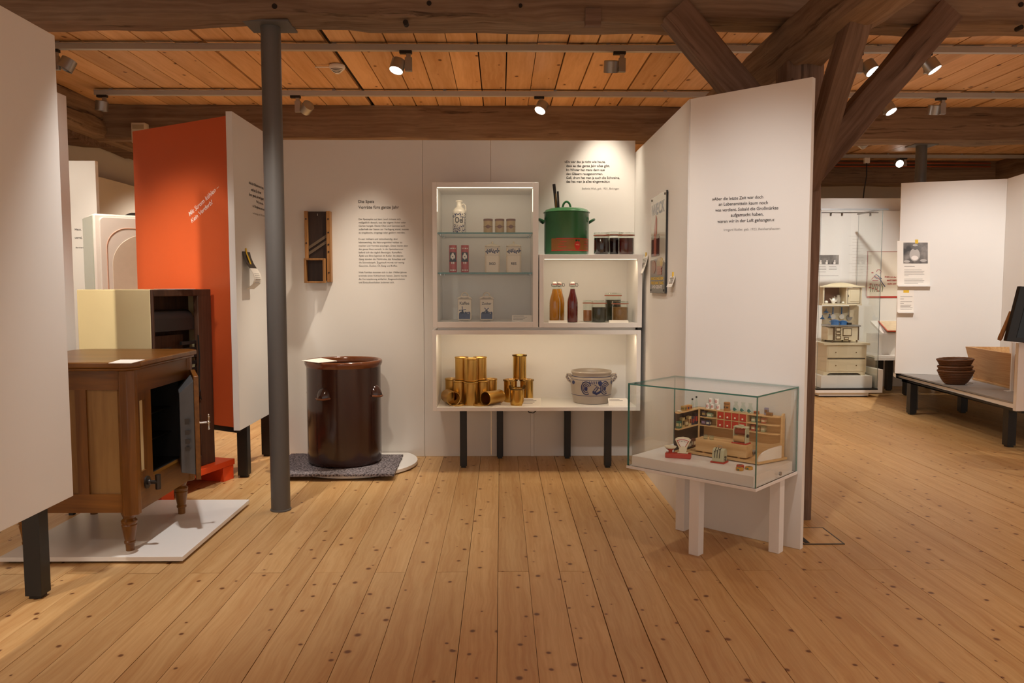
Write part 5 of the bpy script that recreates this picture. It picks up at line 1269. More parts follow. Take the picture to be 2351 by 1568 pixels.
for z in (zs[0], zs[2] + .002, ZBs): sb('wing_shelf', M_toywood, lambda m: m.prism([(xl - .03, YB1 - .004), (xl - .03, wy0 + .02), (xl - .022, wy0 + .006), (xl - .008, wy0), (xl, wy0 + .002), (xl, YB1 - .004)], z - .004, z), bevel=.0005)
sb('curved_glass', M_glassjar, lambda m: m.lathe([(.022, zs[2] + .002), (.022, zs[0] - .004)], (xl - .004, wy0 + .024, 0), seg=12, a0=PI, a1=1.75 * PI, cap=False))
sb('wing_post', M_toywood, lambda m: m.box(xl - .004, xl + .002, YB0 - .004, YB0 + .002, ZBs, zs[0]))
# goods in the wing and the open shelves, each its own thing
def box_good(label, x0, x1, y0, y1, z0, h, col, grp, band=None):
    t_ = toy('toy_packet', label, 'toy packet', ((x0 + x1) / 2, (y0 + y1) / 2, z0), 0, grp); a, b_ = (x1 - x0) / 2, (y1 - y0) / 2
    mt = MATS.get('good' + col) or simple('good' + col, col, .4, var=.1, vs_=60)
    one('carton', mt, lambda m: m.box(-a, a, -b_, b_, 0, h), t_, bevel=.0006)
    if band:
        mb = MATS.get('good' + band) or simple('good' + band, band, .4, var=.1, vs_=60)
        one('print', mb, lambda m: (m.box(-a * .8, a * .8, -b_ - .0005, -b_, h * .3, h * .72), m.box(a, a + .0005, -b_ * .7, b_ * .7, h * .25, h * .7)), t_)
gw = 'packets in the left wing of the toy shop'
wsp = YB1 - wy0
gn = ('dark green', 'ochre', 'brown', 'sand-coloured', 'navy', 'dark blue and red')
for k, (c_, b_) in enumerate((('#3f6b57', '#cbb98a'), ('#b7a06b', '#4b3a28'), ('#87673c', '#d8c9a0'), ('#c7b27c', '#7a2f20'), ('#232a45', '#9c2d2a'), ('#1f2440', '#c23a34'))):
    y = wy0 + .022 + k * .028
    box_good(gn[k] + ' toy packet on the upper shelf of the left shop wing', xl - .026, xl - .010, y, y + .020, zs[2] + .0022, .030 + .012 * (k % 2) + .008 * (k > 3), c_, gw, b_)
for k, (c_, b_) in enumerate((('#20283f', '#8a8f9a'), ('#2a2d33', '#b9b19a'), ('#5b2a24', '#d9caa4'))):
    y = wy0 + .05 + k * .045
    box_good(('slate', 'charcoal', 'dark red')[k] + ' toy packet on the lowest shelf of the left shop wing', xl - .026, xl - .008, y, y + .034, ZBs + .0002, .022 + .006 * k, c_, gw, b_)
gb = 'packets in the open shelves of the toy shop'
for r_, z, items in ((0, zs[1], (('#3a3540', '#a98f55', .008, .026, .024), ('#7f9a7c', '#d8cfae', .033, .056, .019))), (1, zs[2], (('#4d3440', '#8f7f9a', .006, .026, .022), ('#2a3150', '#c9c3b0', .030, .046, .022)))):
    for k, (c_, b_, a, e2, h) in enumerate(items):
        box_good(('left' if k == 0 else 'right') + ' packet on the ' + ('upper' if r_ == 0 else 'lower') + ' open shelf left of the red drawers', xl + a, xl + e2, YB0 + .006, YB0 + .026, z + .0002, h, c_, gb, b_)
xe = nx[4]
for r_, z in ((0, zs[1]), (1, zs[2])):
    wds = [('#8a9a78', '#d8d0b0'), ('#5f3a26', '#c9a45a'), ('#a83c2c', '#e0cfa8')]
    for k, (c_, b_) in enumerate(wds if r_ == 0 else wds[::-1]):
        x = xe + .012 + k * .022
        if x + .018 > xr - .006: continue
        box_good(('first', 'second', 'third')[k] + ' packet on the ' + ('upper' if r_ == 0 else 'lower') + ' shelf right of the red drawers', x, x + .018, YB0 + .018, YB0 + .036, z + .0002, .022 + .004 * ((k + r_) % 2), c_, gb, b_)
# tins on top
def toy_tin(label, u, z0, r=.0105, h=.024, col=None):
    p_ = cy(u, 945, YB0 + .016); t_ = toy('toy_tin', label, 'toy tin', (p_.x, YB0 + .018, z0), 0, 'little white tins stacked on the toy shelf')
    one('body', M_porcw, lambda m: m.lathe([(.001, 0), (r, 0), (r, h - .001), (r * .93, h), (.001, h)], seg=24, cap=False), t_)
    one('dark_side', M_ink, lambda m: m.lathe([(r * 1.01, h * .06), (r * 1.01, h * .94)], seg=10, a0=-2.9, a1=-2.15, cap=False), t_)
    rf_ = lambda z: r
    one('red_print', M_red, lambda m: (m.tube([surf(rf_, .1 + .52 * math.cos(a), h * .5 + h * .24 * math.sin(a), 0) for a in [2 * PI * i / 14 for i in range(14)]], .0009, 5, True), blob(m, rf_, .1, h * .5, .22, h * .10)), t_)
zt_ = zs[0] + .0003
for u, z, l in ((1624.5, zt_, 'left tin in the lower row of the stack'), (1635.5, zt_, 'middle tin in the lower row of the stack'), (1648.5, zt_, 'right tin in the lower row of the stack'), (1631, zt_ + .0245, 'left tin in the upper row of the stack'), (1644.5, zt_ + .0245, 'right tin in the upper row of the stack')):
    toy_tin('little white and red toy ' + l, u, z, .0088 if u < 1640 else .0095)
p_ = cy(1669, 942, YB0 + .02); t_ = toy('toy_canister', 'round brown toy box with dark print on the toy shelf', 'toy box', (p_.x, YB0 + .02, zt_))
one('body', simple('toy_card_brown', '#a9713a', .45, var=.08), lambda m: (m.lathe([(.001, 0), (.0145, 0), (.0145, .004), (.0135, .005), (.0135, .036), (.012, .037), (.001, .037)], seg=28, cap=False)), t_)
one('print', simple('toy_card_dark', '#4b2c18', .45), lambda m: (patch(m, lambda z: .0135, -.9, -.15, .012, .020), patch(m, lambda z: .0135, .15, .9, .012, .020), patch(m, lambda z: .0135, -1.2, 1.2, .029, .032)), t_)
for u, l in ((1689.5, 'left'), (1706, 'middle'), (1722.5, 'right')):
    p_ = cy(u, 948, YB0 + .02); t_ = toy('toy_carafe', l + ' of three little glass carafes with teal print on the toy shelf', 'toy carafe', (p_.x, YB0 + .02, zt_), 0, 'toy glass carafes')
    pr_ = [(.0105, 0), (.0130, .003), (.0130, .014), (.0105, .024), (.0065, .032), (.0062, .036), (.0095, .044)]
    one('glass', M_glassjar, lambda m: m.lathe([(.001, 0)] + pr_, seg=24, cap=False), t_, smooth=60)
    one('print', M_teal, lambda m: (blob(m, lambda z: .0130, -.1, .012, .55, .0075, 12), patch(m, lambda z: .013, -.9, .7, .009, .013)), t_)
for u, l, c_, z_, w_ in ((1737, 'small orange packet lying behind the front case edge', '#b5602a', 0, .010), (1767, 'brown toy packet lying at the right end of the toy shelf', '#8a5a2c', 0, .013), (1757, 'pale packet standing behind the brown packet', '#7f86a8', 1, .008)):
    p_ = cy(u, 952, YB0 + .02); box_good(l, p_.x - w_, p_.x + w_, YB0 + (.012 if not z_ else .026), YB0 + (.026 if not z_ else .036), zt_, .013 if not z_ else .030, c_, 'packets on top of the toy shelf', '#5a3218')
# bottles and packets on the wing
for k, (dy, h) in enumerate(((.135, .040), (.170, .046))):
    t_ = toy('toy_bottle', ('shorter' if k == 0 else 'taller') + ' slim toy bottle with a dark cap on the left wing', 'toy bottle', (xl - .012, wy0 + dy, zs[0] + .0003), 0, 'slim toy bottles')
    one('glass', M_glassjar, lambda m: m.lathe([(.001, 0), (.0065, 0), (.0065, h * .62), (.003, h * .8), (.003, h)], seg=18, cap=False), t_)
    one('cap', M_ink, lambda m: m.lathe([(.0038, h), (.0038, h + .007), (.001, h + .008)], seg=14), t_)
for k, (y_, c_, b_) in enumerate(((.060, '#b08f55', '#7c6a3c'), (.085, '#c77f3a', '#3a2c50'), (.108, '#caa15a', '#8e2f22'))):
    box_good(('first', 'second', 'third')[k] + ' tan packet on top of the left wing', xl - .026, xl - .008, wy0 + y_, wy0 + y_ + .020, zs[0] + .0003, .021, c_, 'packets on top of the left wing', b_)
o = toy('toy_dish', 'small pale dish on the front end of the left wing', 'toy dish', (xl - .014, wy0 + .03, zs[0] + .0003)); one('dish', M_toycream, lambda m: m.lathe([(.001, 0), (.008, 0), (.012, .004), (.0112, .004), (.008, .001), (.001, .001)], seg=20, cap=False), o)
# counter
ca_ = cl(1597, 1037, ZBs); cb_ = cl(1712, 1056, ZBs)
cx0, cx1 = ca_.x, cb_.x; cyf = (ca_.y + cb_.y) / 2
t_ = toy('toy_counter', 'long pale wooden counter block of the toy shop', 'toy counter', ((cx0 + cx1) / 2, cyf + .03, ZBs)); hw = (cx1 - cx0) / 2
hc = cy(1600, 1006, cyf).z - ZBs
one('body', M_toywood, lambda m: m.box(-hw, hw, -.03, .03, .006, hc), t_, bevel=.0012); one('feet', M_toywood, lambda m: (m.box(-hw + .03, -hw + .04, -.024, .024, 0, .006), m.box(hw - .04, hw - .03, -.024, .024, 0, .006), m.box(-.006, .006, -.024, .024, 0, .006)), t_)
zc_ = ZBs + hc + .0002
for u, v, l in ((1619, 1008, 'left of two tiny drinking glasses on the toy counter'), (1633, 1010, 'right of two tiny drinking glasses on the toy counter')):
    p_ = cl(u, v, zc_); t_ = toy('toy_glass', l, 'toy glass', (p_.x, p_.y + .003, zc_), 0, 'tiny glasses on the toy counter'); one('bowl', M_glassjar, lambda m: m.lathe([(.001, .001), (.0085, 0), (.0095, .002), (.0105, .018), (.0097, .018), (.0088, .003), (.001, .003)], seg=20, cap=False), t_)
# cash machine with rollers on the counter
p_ = cl(1701, 1018, zc_)
t_ = toy('toy_paper_dispenser', 'sage green toy paper dispenser with a red and a tan roll on the counter', 'toy machine', (p_.x, cyf + .024, zc_))
one('base', M_red, lambda m: m.box(-.033, .033, -.022, .022, 0, .005), t_, bevel=.001)
for s_ in (-1, 1): one('side_plate', M_toygrey, lambda m: m.prism([(-.018, .005), (.018, .005), (.014, .064), (-.010, .070), (-.016, .060)], s_ * .026 - .0015, s_ * .026 + .0015, 'x'), t_)
one('top', M_toygrey, lambda m: m.box(-.030, .030, -.014, .014, .066, .072), t_, bevel=.002); one('crest', M_toygrey, lambda m: m.box(-.010, .010, -.006, .006, .072, .078), t_, bevel=.002)
one('red_roll', simple('toy_red_roll', '#7d2c1a', .35, var=.08), lambda m: m.cyl((-.0225, -.004, .049), (.0225, -.004, .049), .0125, seg=22), t_)
one('tan_roll', simple('toy_tan_roll', '#b9925e', .5, var=.05), lambda m: m.cyl((-.0235, -.012, .021), (.0235, -.012, .021), .0125, seg=22), t_)
one('crank', M_iron, lambda m: m.cyl((.0275, -.004, .035), (.034, -.004, .035), .007, seg=14), t_)
# scale
p0_, p1_ = cl(1528, 1051, ZI), cl(1587, 1055, ZI)
dirv = (p1_ - p0_); rz_ = math.atan2(dirv.y, dirv.x) ; Ls = dirv.length
t_ = toy('toy_scale', 'red and cream toy shop scale with fan dial and weighing dish', 'toy scale', (p0_ + p1_) / 2 + Vector((-.010, .016, 0)), rz_)
one('base', M_red, lambda m: m.prism([(-.019, 0), (.019, 0), (.016, .021), (-.016, .021)], -Ls / 2, Ls / 2, 'x'), t_, bevel=.003)
one('dish_stand', M_red, lambda m: m.lathe([(.008, .021), (.008, .030), (.020, .038), (.001, .038)], (-Ls * .31, 0, 0), 20), t_)
one('dish', M_toycream, lambda m: m.lathe([(.001, .038), (.018, .0385), (.025, .044), (.0255, .0475), (.023, .046), (.017, .041), (.001, .041)], (-Ls * .31, 0, 0), 32, cap=False), t_)
fx = Ls * .18
hd = one('dial_body', M_toycream, lambda m: (m.box(fx - .022, fx + .022, -.012, .012, .0215, .026), m.cyl((fx, -.010, .036), (fx, .010, .036), .016, seg=24), m.prism([(z, x) for x, z in ((fx - .013, .034), (fx + .013, .034), (fx + .033, .080), (fx + .022, .087), (fx, .090), (fx - .022, .087), (fx - .033, .080))], -.007, .007, 'y')), t_, bevel=.0015)
one('dial_face', M_paper, lambda m: m.prism([(z, x) for x, z in ((fx - .010, .050), (fx + .010, .050), (fx + .026, .078), (fx + .014, .083), (fx, .0845), (fx - .014, .083), (fx - .026, .078))], -.0082, -.007, 'y'), hd)
one('dial_arc', M_red, lambda m: (m.tube([(fx + .052 * math.sin(a), -.0082, .030 + .050 * math.cos(a)) for a in [-.48 + .096 * i for i in range(11)]], .0016, 6), m.tube([(fx - .010, -.0082, .050), (fx - .025, -.0082, .076)], .0012, 6), m.tube([(fx + .010, -.0082, .050), (fx + .025, -.0082, .076)], .0012, 6)), hd)
one('dial_ticks', M_ink, lambda m: [m.box(fx + .045 * math.sin(a) - .0007, fx + .045 * math.sin(a) + .0007, -.0088, -.008, .030 + .040 * math.cos(a), .030 + .045 * math.cos(a)) for a in [-.42 + .14 * i for i in range(7)]], hd)
# cash register with levers
a0, a1 = cl(1631, 1064, ZI), cl(1659, 1070, ZI)
t_ = toy('toy_cash_register', 'sage green toy cash register with black levers on a red base', 'toy machine', cl(1650, 1062, ZI) + Vector((0, .006, 0)), .12)
one('base', M_red, lambda m: m.box(-.030, .030, -.026, .026, 0, .006), t_, bevel=.002)
one('body', M_toygrey, lambda m: (m.prism([(y, z) for y, z in ((-.022, .006), (.022, .006), (.022, .046), (.012, .058), (-.004, .060), (-.016, .052), (-.022, .036), (-.023, .018))], -.024, .024, 'x')), t_, bevel=.0015)
for i in range(3): one('lever_slot', M_ink, lambda m: m.tube([(-.012 + i * .010, y, z) for y, z in ((-.0232, .022), (-.0228, .034), (-.0172, .0515), (-.006, .0605), (-.002, .0612))], .0014, 6), t_)
for i in range(3): one('lever', M_ink, lambda m: m.box(-.0135 + i * .010, -.0105 + i * .010, -.026, -.018, .046 + .005 * i, .049 + .005 * i), t_)
one('carry_loop', M_alu, lambda m: m.tube([(-.008, .004, .059), (-.008, .004, .068), (.008, .004, .068), (.008, .004, .059)], .0012, 6), t_)
one('crank', M_iron, lambda m: (m.cyl((.024, -.004, .026), (.030, -.004, .026), .004, seg=12), m.cyl((.029, -.004, .026), (.029, -.012, .016), .002, seg=8), m.sphere((.030, -.012, .016), .004, 10, 6)), t_)
# small round tins in front
for u, v, zz, l, c_ in ((1697, 1080, 0, 'yellow little round tin at the front of the case', '#c28a2a'), (1718.5, 1078, 0, 'yellow little round tin beside the case corner', '#c9902c'), (1698.5, 1074, 0, 'red little round tin behind the yellow one', '#b5301f')):
    p_ = cl(u, v, ZI); mt = MATS.get('lt' + c_) or simple('lt' + c_, c_, .3, var=.08)
    t_ = toy('toy_round_tin', l, 'toy tin', (p_.x, p_.y + (.004 if zz == 0 else 0), ZI + .0002), 0, 'little round tins in the case')
    one('body', mt, lambda m: m.lathe([(.001, 0), (.0148, 0), (.0152, .001), (.0152, .009), (.0138, .011), (.001, .0115)], seg=24, cap=False), t_)
    one('print', M_teal if 'yellow' in l else M_yellow, lambda m: (blob(m, lambda z: .0152, .1, .005, .3, .003, 8), m.lathe([(.006, .0118), (.001, .0122)], seg=10)), t_)
# picture board at the right end of the shop (ramp of a little poster)
e0, e1 = cl(1742, 1066, ZBs), cl(1798, 1050, ZBs)
t_ = toy('toy_till_board', 'rounded white board standing along the right end of the toy shop', 'toy board', (bx1 - .006, by0 + .004, ZBs), -.27)
one('board', M_porcw, lambda m: m.prism([(y, z) for y, z in ((0, 0), (YB0 + .020 - by0 - .006, 0), (YB0 + .020 - by0 - .006, .052), (.07, .046), (.03, .036), (.010, .024), (0, .008))], -.004, .004, 'x'), t_, bevel=.001)
box_good('grey metal toy cash box under the right shelves', xe + .02, xe + .045, YB0 - .02, YB0 + .0, ZBs + .0003, .020, '#9c9890', 'toy boxes under the right shelves', '#2b2a2c')
box_good('pink and lilac toy carton behind the rounded board', xe + .0, xe + .03, by0 + .04, by0 + .065, ZBs + .0003, .020, '#c79a9a', 'toy boxes under the right shelves', '#7f86c0')
# ------------------------------------------------------------ right hall: far glass case with the doll kitchen
YV = 7.60
def X(u, Y): return AY(u, 700, Y).x
def Z(u, v, Y): return AY(u, v, Y).z
M_edgegrey = simple('grey_glass_edge', '#7d8480', .2, spec=.7)
gc = thing('glass_case', 'tall glass case on a white base with a doll kitchen inside', 'display case', (3.5, YV + .3, 0))
bx0, bx1 = X(1879, YV), X(2021, YV); zd = Z(1950, 895, YV); zg = Z(1950, 482, YV)
zp = 0.012
one('plinth', M_white2, lambda m: m.box(X(1884, YV) + .02, X(2004, YV), YV + .03, YV + .55, zp, zd - .03), gc, world=True, bevel=.002)
one('shadow_gap', M_black, lambda m: m.box(X(1886, YV) + .02, X(2002, YV), YV + .04, YV + .54, 0, zp), gc, world=True)
one('deck', M_white2, lambda m: m.box(bx0, bx1 + .05, YV, YV + .60, zd - .03, zd), gc, world=True, bevel=.001)
one('deck_groove', M_black, lambda m: m.box(bx0 - .001, bx1 + .002, YV - .002, YV + .5, zd + .0002, zd + .012), gc, world=True)
one('deck_riser', M_white2, lambda m: m.box(bx1 + .004, bx1 + .05, YV, YV + .60, zd, zd + .20), gc, world=True, bevel=.001)
def vp(nm, *b, thin):
    m = MB(); m.box(*b); o = m.build(nm, [M_glass, M_edgegrey], gc, world=True)
    for p_ in o.data.polygons:
        if abs(p_.normal[thin]) < .5: p_.material_index = 1
vp('glass_pane', bx0 + .004, bx1, YV + .004, YV + .008, zd + .012, zg, thin=1)
vp('glass_pane', bx0 + .004, bx0 + .008, YV + .009, YV + .52, zd + .012, zg, thin=0)
vp('glass_pane', bx1 - .004, bx1, YV + .009, YV + .52, zd + .012, zg, thin=0)
one('top_frame', M_alu, lambda m: (m.box(bx0, bx1 + .05, YV, YV + .02, zg, zg + .014), m.box(bx0, bx0 + .02, YV + .02, YV + .52, zg, zg + .014), m.box(bx1 - .02, bx1, YV + .02, YV + .52, zg, zg + .014)), gc, world=True)
one('lamp_bar', M_alu, lambda m: (m.cyl((bx0 + .03, YV + .06, zg - .02), (bx1 - .02, YV + .06, zg - .02), .005, seg=8)), gc, world=True)
for f in (.2, .38, .84): one('mini_lamp', M_alu, lambda m: m.cyl((bx0 + (bx1 - bx0) * f, YV + .06, zg - .025), (bx0 + (bx1 - bx0) * f, YV + .06, zg - .055), .009, seg=10), gc, world=True)
ip = thing('case_plinth', 'white block under the doll kitchen inside the tall glass case', 'plinth', (3.5, YV + .3, zd))
zi = Z(1950, 863, YV + .05)
one('block', M_white2, lambda m: m.box(X(1890, YV + .05), X(2008, YV + .05), YV + .05, YV + .48, zd + .0125, zi), ip, world=True, bevel=.001)
# doll dresser
YD = YV + .10; YE = YV + .40
ds = thing('doll_dresser', 'ivory doll kitchen chest with two drawers in the glass case', 'doll furniture', (3.45, YD + .15, zi))
def pb_(nm, par, mat, *b, bevel=.001, **k): return one(nm, mat, lambda m: m.pbox(*b), par, world=True, bevel=bevel)
zc_ = Z(1950, 787.5, YD - .02) + .0005
K = M_kitchen
pb_('body', ds, K, 1897, 1990, 793, 854, YD, YE); pb_('top', ds, K, 1892, 1998, 787.5, 792.5, YD - .02, YE)
for v0, v1 in ((797, 821), (826, 852)):
    d_ = pb_('drawer', ds, K, 1901, 1985, v0, v1, YD - .006, YD)
    for u in (1919, 1966): one('knob', M_brassdark, lambda m: m.sphere(AY(u, (v0 + v1) / 2, YD - .010), .006, 10, 6), d_, world=True)
one('drawer_gap', M_dark, lambda m: m.pbox(1900, 1986, 822.5, 824.5, YD - .003, YD), ds, world=True)
for u0, u1 in ((1895, 1904), (1981, 1991)): one('foot', K, lambda m: m.box(X(u0, YD), X(u1, YD), YD, YE, zi + .0003, Z(1950, 854, YD)), ds, world=True, bevel=.001)
one('apron', K, lambda m: m.prism([(z, x) for x, z in ((X(1904, YD), Z(1950, 854, YD)), (X(1904, YD), Z(1950, 860, YD)), (X(1910, YD), Z(1950, 856, YD)), (X(1975, YD), Z(1950, 856, YD)), (X(1981, YD), Z(1950, 860, YD)), (X(1981, YD), Z(1950, 854, YD)))], YD, YD + .008, 'y'), ds, world=True)
# upper cupboard with back board
uc = thing('doll_wall_cupboard', 'ivory doll kitchen wall cupboard with open compartment and hook board', 'doll furniture', (3.45, YE, zc_))
YU = YV + .22
pb_('back_board', uc, K, 1886, 1972, 703, 789, YE - .01, YE)
pb_('bottom', uc, K, 1887, 1979, 697, 701, YU, YE); pb_('side', uc, K, 1889, 1893, 660, 697, YU, YE); pb_('divider', uc, K, 1942, 1946, 660, 697, YU, YE); pb_('side', uc, K, 1975, 1979, 660, 697, YU, YE)
one('inner_back', simple('doll_brown_inside', '#8a6450', .6), lambda m: m.pbox(1893, 1942, 660, 697, YE - .012, YE - .002), uc, world=True)
d_ = pb_('door', uc, K, 1946.5, 1974.5, 661, 696, YU - .004, YU + .01); pb_('door_panel', d_, K, 1952, 1972, 666, 692, YU - .008, YU - .004); one('keyhole', M_iron, lambda m: m.pbox(1947.5, 1949, 677, 682, YU - .008, YU - .004), d_, world=True)
pb_('cornice', uc, K, 1882, 1987, 656.5, 660, YU - .02, YE)
one('pediment', K, lambda m: m.prism([(Z(1930, 656.5 - 8 * math.sin(PI * i / 10), YU), X(1889 + 80 * i / 10, YU)) for i in range(11)], YU, YU + .02, 'y'), uc, world=True)
one('bracket', K, lambda m: m.prism([(z, x) for x, z in ((X(1979, YU), Z(1950, 701, YU)), (X(1979, YU), Z(1950, 707, YU)), (X(1971, YU), Z(1950, 718, YU)), (X(1968, YU), Z(1950, 729, YU)), (X(1962, YU), Z(1950, 729, YU)), (X(1962, YU), Z(1950, 701, YU)))], YU + .10, YU + .12, 'y'), uc, world=True)
zsh = Z(1915, 697, YU)
for u, r, h, l, c_ in ((1897, .018, .030, 'small lidded porcelain bowl in the doll cupboard', 'bowl'), (1913, .024, .060, 'porcelain milk jug in the doll cupboard', 'jug'), (1924, .026, .085, 'taller porcelain coffee pot in the doll cupboard', 'pot'), (1937, .022, .020, 'low porcelain cup in the doll cupboard', 'cup')):
    Yp = YU + .06 + (.07 if c_ == 'pot' else 0)
    t_ = thing('doll_' + c_, l, 'doll crockery', (X(u, Yp), Yp, zsh + .0005))
    one('body', M_porcw, lambda m: m.lathe([(.001, 0), (r * .6, 0), (r, h * .35), (r * .95, h * .6), (r * .55, h * .85), (r * .7, h * .95), (r * .3, h), (.001, h * 1.0)], seg=20, cap=False), t_, smooth=60)
    if c_ in ('jug', 'pot'): one('spout', M_porcw, lambda m: m.tube([(-r * .9, 0, h * .45), (-r * 1.3, 0, h * .7), (-r * 1.5, 0, h * .85)], .005, 8), t_); one('handle', M_porcw, lambda m: m.tube([(r * .8, 0, h * .75), (r * 1.4, 0, h * .7), (r * 1.4, 0, h * .4), (r * .9, 0, h * .3)], .004, 8), t_)
# stove
YT = YV + .14
st = thing('doll_stove', 'ivory doll cooking stove with framed oven doors standing on the chest', 'doll stove', (3.45, YT + .1, zc_))
brd = simple('stove_trim', '#6b5438', .35, metal=.4)
pb_('body', st, K, 1917, 1970, 750, 781, YT, YT + .2); pb_('hob', st, M_alu, 1906, 1977, 746.5, 750, YT - .02, YT + .2)
pb_('corner_trim', st, brd, 1914, 1917, 750, 781, YT - .002, YT + .2); pb_('corner_trim', st, brd, 1970, 1973, 750, 781, YT - .002, YT + .2)
for u0, u1, v0, v1 in ((1919, 1931, 752, 761), (1919, 1931, 763, 769), (1919, 1931, 771, 779), (1935, 1956, 754, 771), (1938, 1949, 774, 780)):
    d_ = pb_('oven_door', st, brd, u0, u1, v0, v1, YT - .008, YT); pb_('door_plate', d_, K, u0 + 1.6, u1 - 1.6, v0 + 1.6, v1 - 1.6, YT - .011, YT - .008)
one('feet', brd, lambda m: [m.box(X(u, YT), X(u + 2.5, YT), y, y + .012, zc_ + .0005, Z(1950, 781, YT)) for u in (1913, 1953, 1969) for y in (YT, YT + .17)], st, world=True)
pb_('side_plate', st, K, 1900, 1914, 752, 781, YT + .02, YT + .18)
zh_ = Z(1940, 746.5, YT + .08)
for u, w_, h_, l in ((1919, .040, .058, 'left blue doll pot on the stove'), (1938, .034, .050, 'right blue doll pot on the stove')):
    t_ = thing('doll_pot', l, 'doll pot', (X(u, YT + .05), YT + .06, zh_), 0, 'blue doll pots')
    one('body', M_blue, lambda m: m.lathe([(.001, 0), (w_, 0), (w_, h_ * .75), (w_ * 1.06, h_ * .78), (w_ * 1.06, h_ * .84), (w_ * .5, h_ * .95), (.001, h_)], seg=24, cap=False), t_); one('handles', M_blue, lambda m: [m.tube([(s_ * w_, -.01, h_ * .6), (s_ * w_ * 1.3, 0, h_ * .6), (s_ * w_, .01, h_ * .6)], .004, 6) for s_ in (-1, 1)], t_)
t_ = thing('doll_pan', 'small black doll pan on the right of the stove', 'doll pot', (X(1952, YT + .05), YT + .06, zh_)); one('body', M_black, lambda m: m.lathe([(.001, 0), (.024, 0), (.026, .026), (.024, .026), (.001, .006)], seg=20, cap=False), t_)
for u, v, l in ((1912, 727, 'left blue ladle hanging under the doll cupboard'), (1932, 727, 'middle blue ladle hanging under the doll cupboard'), (1949.5, 729, 'right grey skimmer hanging under the doll cupboard')):
    c_ = AY(u, v, YE - .03); t_ = thing('doll_ladle', l, 'doll ladle', c_, 0, 'ladles on the doll hook board'); hh = Z(u, 705, YE - .03) - c_.z
    one('bowl', M_porcw if 'skimmer' not in l else M_alu, lambda m: (m.cyl((0, -.008, 0), (0, .002, 0), .030 if u > 1940 else .026, seg=20),), t_); one('handle', M_blue, lambda m: m.box(-.005, .005, -.003, .003, .026, hh), t_)
for u, v, l, r in ((1896.5, 715, 'round blue sieve hanging at the left of the hook board', .026), (1888, 730, 'blue funnel hanging at the far left of the hook board', .026), (1905, 727, 'small blue scoop hanging beside the left ladle', .018)):
    c_ = AY(u, v, YE - .03); t_ = thing('doll_utensil', l, 'doll utensil', c_); one('body', M_blue, lambda m: m.lathe([(r, -.012), (r * .6, .002), (.005, .010), (.004, .03), (.001, .031)], seg=18), t_)
# wall behind the case, print and embroidered cloth
YBk = 8.45
t = thing('partition', 'white rear panel behind the glass case with a group photograph', 'partition', (3.6, YBk, 0))
one('board', M_white, lambda m: m.box(1.6, 4.75, YBk, YBk + .03, 0, Z(1960, 484, YBk)), t, world=True, bevel=.001)
one('frieze', M_white, lambda m: m.box(1.6, 4.75, YBk + .06, YBk + .09, 0, Z(1960, 455, YBk + .06)), t, world=True)
bk = lambda u, v: AY(u, v, YBk)
def photo_mat(name, a, b_, sc):
    m_, nt, b = newmat(name); N, L = nt.nodes, nt.links
    tc = N.new('ShaderNodeTexCoord'); nz = N.new('ShaderNodeTexNoise'); setin(nz, 'Scale', sc); setin(nz, 'Detail', 5); L.new(tc.outputs['Object'], nz.inputs['Vector'])
    rp = N.new('ShaderNodeValToRGB'); rp.color_ramp.elements[0].position = .38; rp.color_ramp.elements[1].position = .62; rp.color_ramp.elements[0].color = S(a); rp.color_ramp.elements[1].color = S(b_)
    L.new(nz.outputs['Fac'], rp.inputs[0]); L.new(rp.outputs[0], b.inputs['Base Color']); setin(b, 'Roughness', .4); return m_
ph = one('photograph', photo_mat('grey_photo', '#4a4644', '#a09a94', 7), lambda m: m.pbox(1872, 1926, 585.5, 607, YBk - .002, YBk), t, world=True)
for i, u in enumerate((1884, 1891, 1898, 1907, 1916)): one('figure', M_inkg if i % 2 else M_inkw, lambda m: (m.cyl(AY(u, 599 - i % 2, YBk - .003), AY(u, 599 - i % 2, YBk - .002), .010, seg=10), m.pbox(u - 2.5, u + 2.5, 601 - i % 2, 606.5, YBk - .003, YBk - .002)), ph, world=True)
for v, u0, u1 in ((612, 1876, 1896), (615, 1876, 1897), (618, 1876, 1897), (612, 1903, 1920), (615, 1903, 1922), (618, 1903, 1921), (624, 1876, 1896), (633, 1876, 1925)): one('print_line', M_inkg, lambda m: m.pbox(u0, u1, v, v + .8, YBk - .001, YBk), t, world=True)
for k in range(14): one('print_line', M_faint, lambda m: m.pbox(1957 - 8 * (k % 3 == 0), 1982 - 6 * (k % 4 == 1), 542 + k * 7, 542.5 + k * 7, YBk - .001, YBk), t, world=True)
cl_ = thing('embroidered_cloth', 'embroidered wall cloth with red border and a girl watering flowers', 'cloth', (4.2, YBk, .9))
one('cloth', simple('linen', '#e6dccb', .9, var=.03, bump=.2), lambda m: m.pbox(1990.5, 2070, 576, 680, YBk - .006, YBk - .001), cl_, world=True)
one('red_hem', M_red, lambda m: m.pbox(1990, 2070, 680, 683.5, YBk - .007, YBk - .001), cl_, world=True)
one('side_hem', simple('hem_rose', '#b07a70', .8), lambda m: (m.pbox(1990, 1991.5, 576, 680, YBk - .007, YBk - .006), m.pbox(1990, 2070, 577, 578.5, YBk - .007, YBk - .006)), cl_, world=True)
def em(m, pts, r=.004): m.tube([AY(u, v, YBk - .0075) for u, v in pts], r, 5)
def sew(fn, nm, mat): one(nm, mat, fn, cl_, world=True)
M_st_red = simple('red_thread', '#b8332c', .8); M_st_blue = simple('blue_thread', '#4a5a86', .8); M_st_grn = simple('green_thread', '#5b7350', .8)
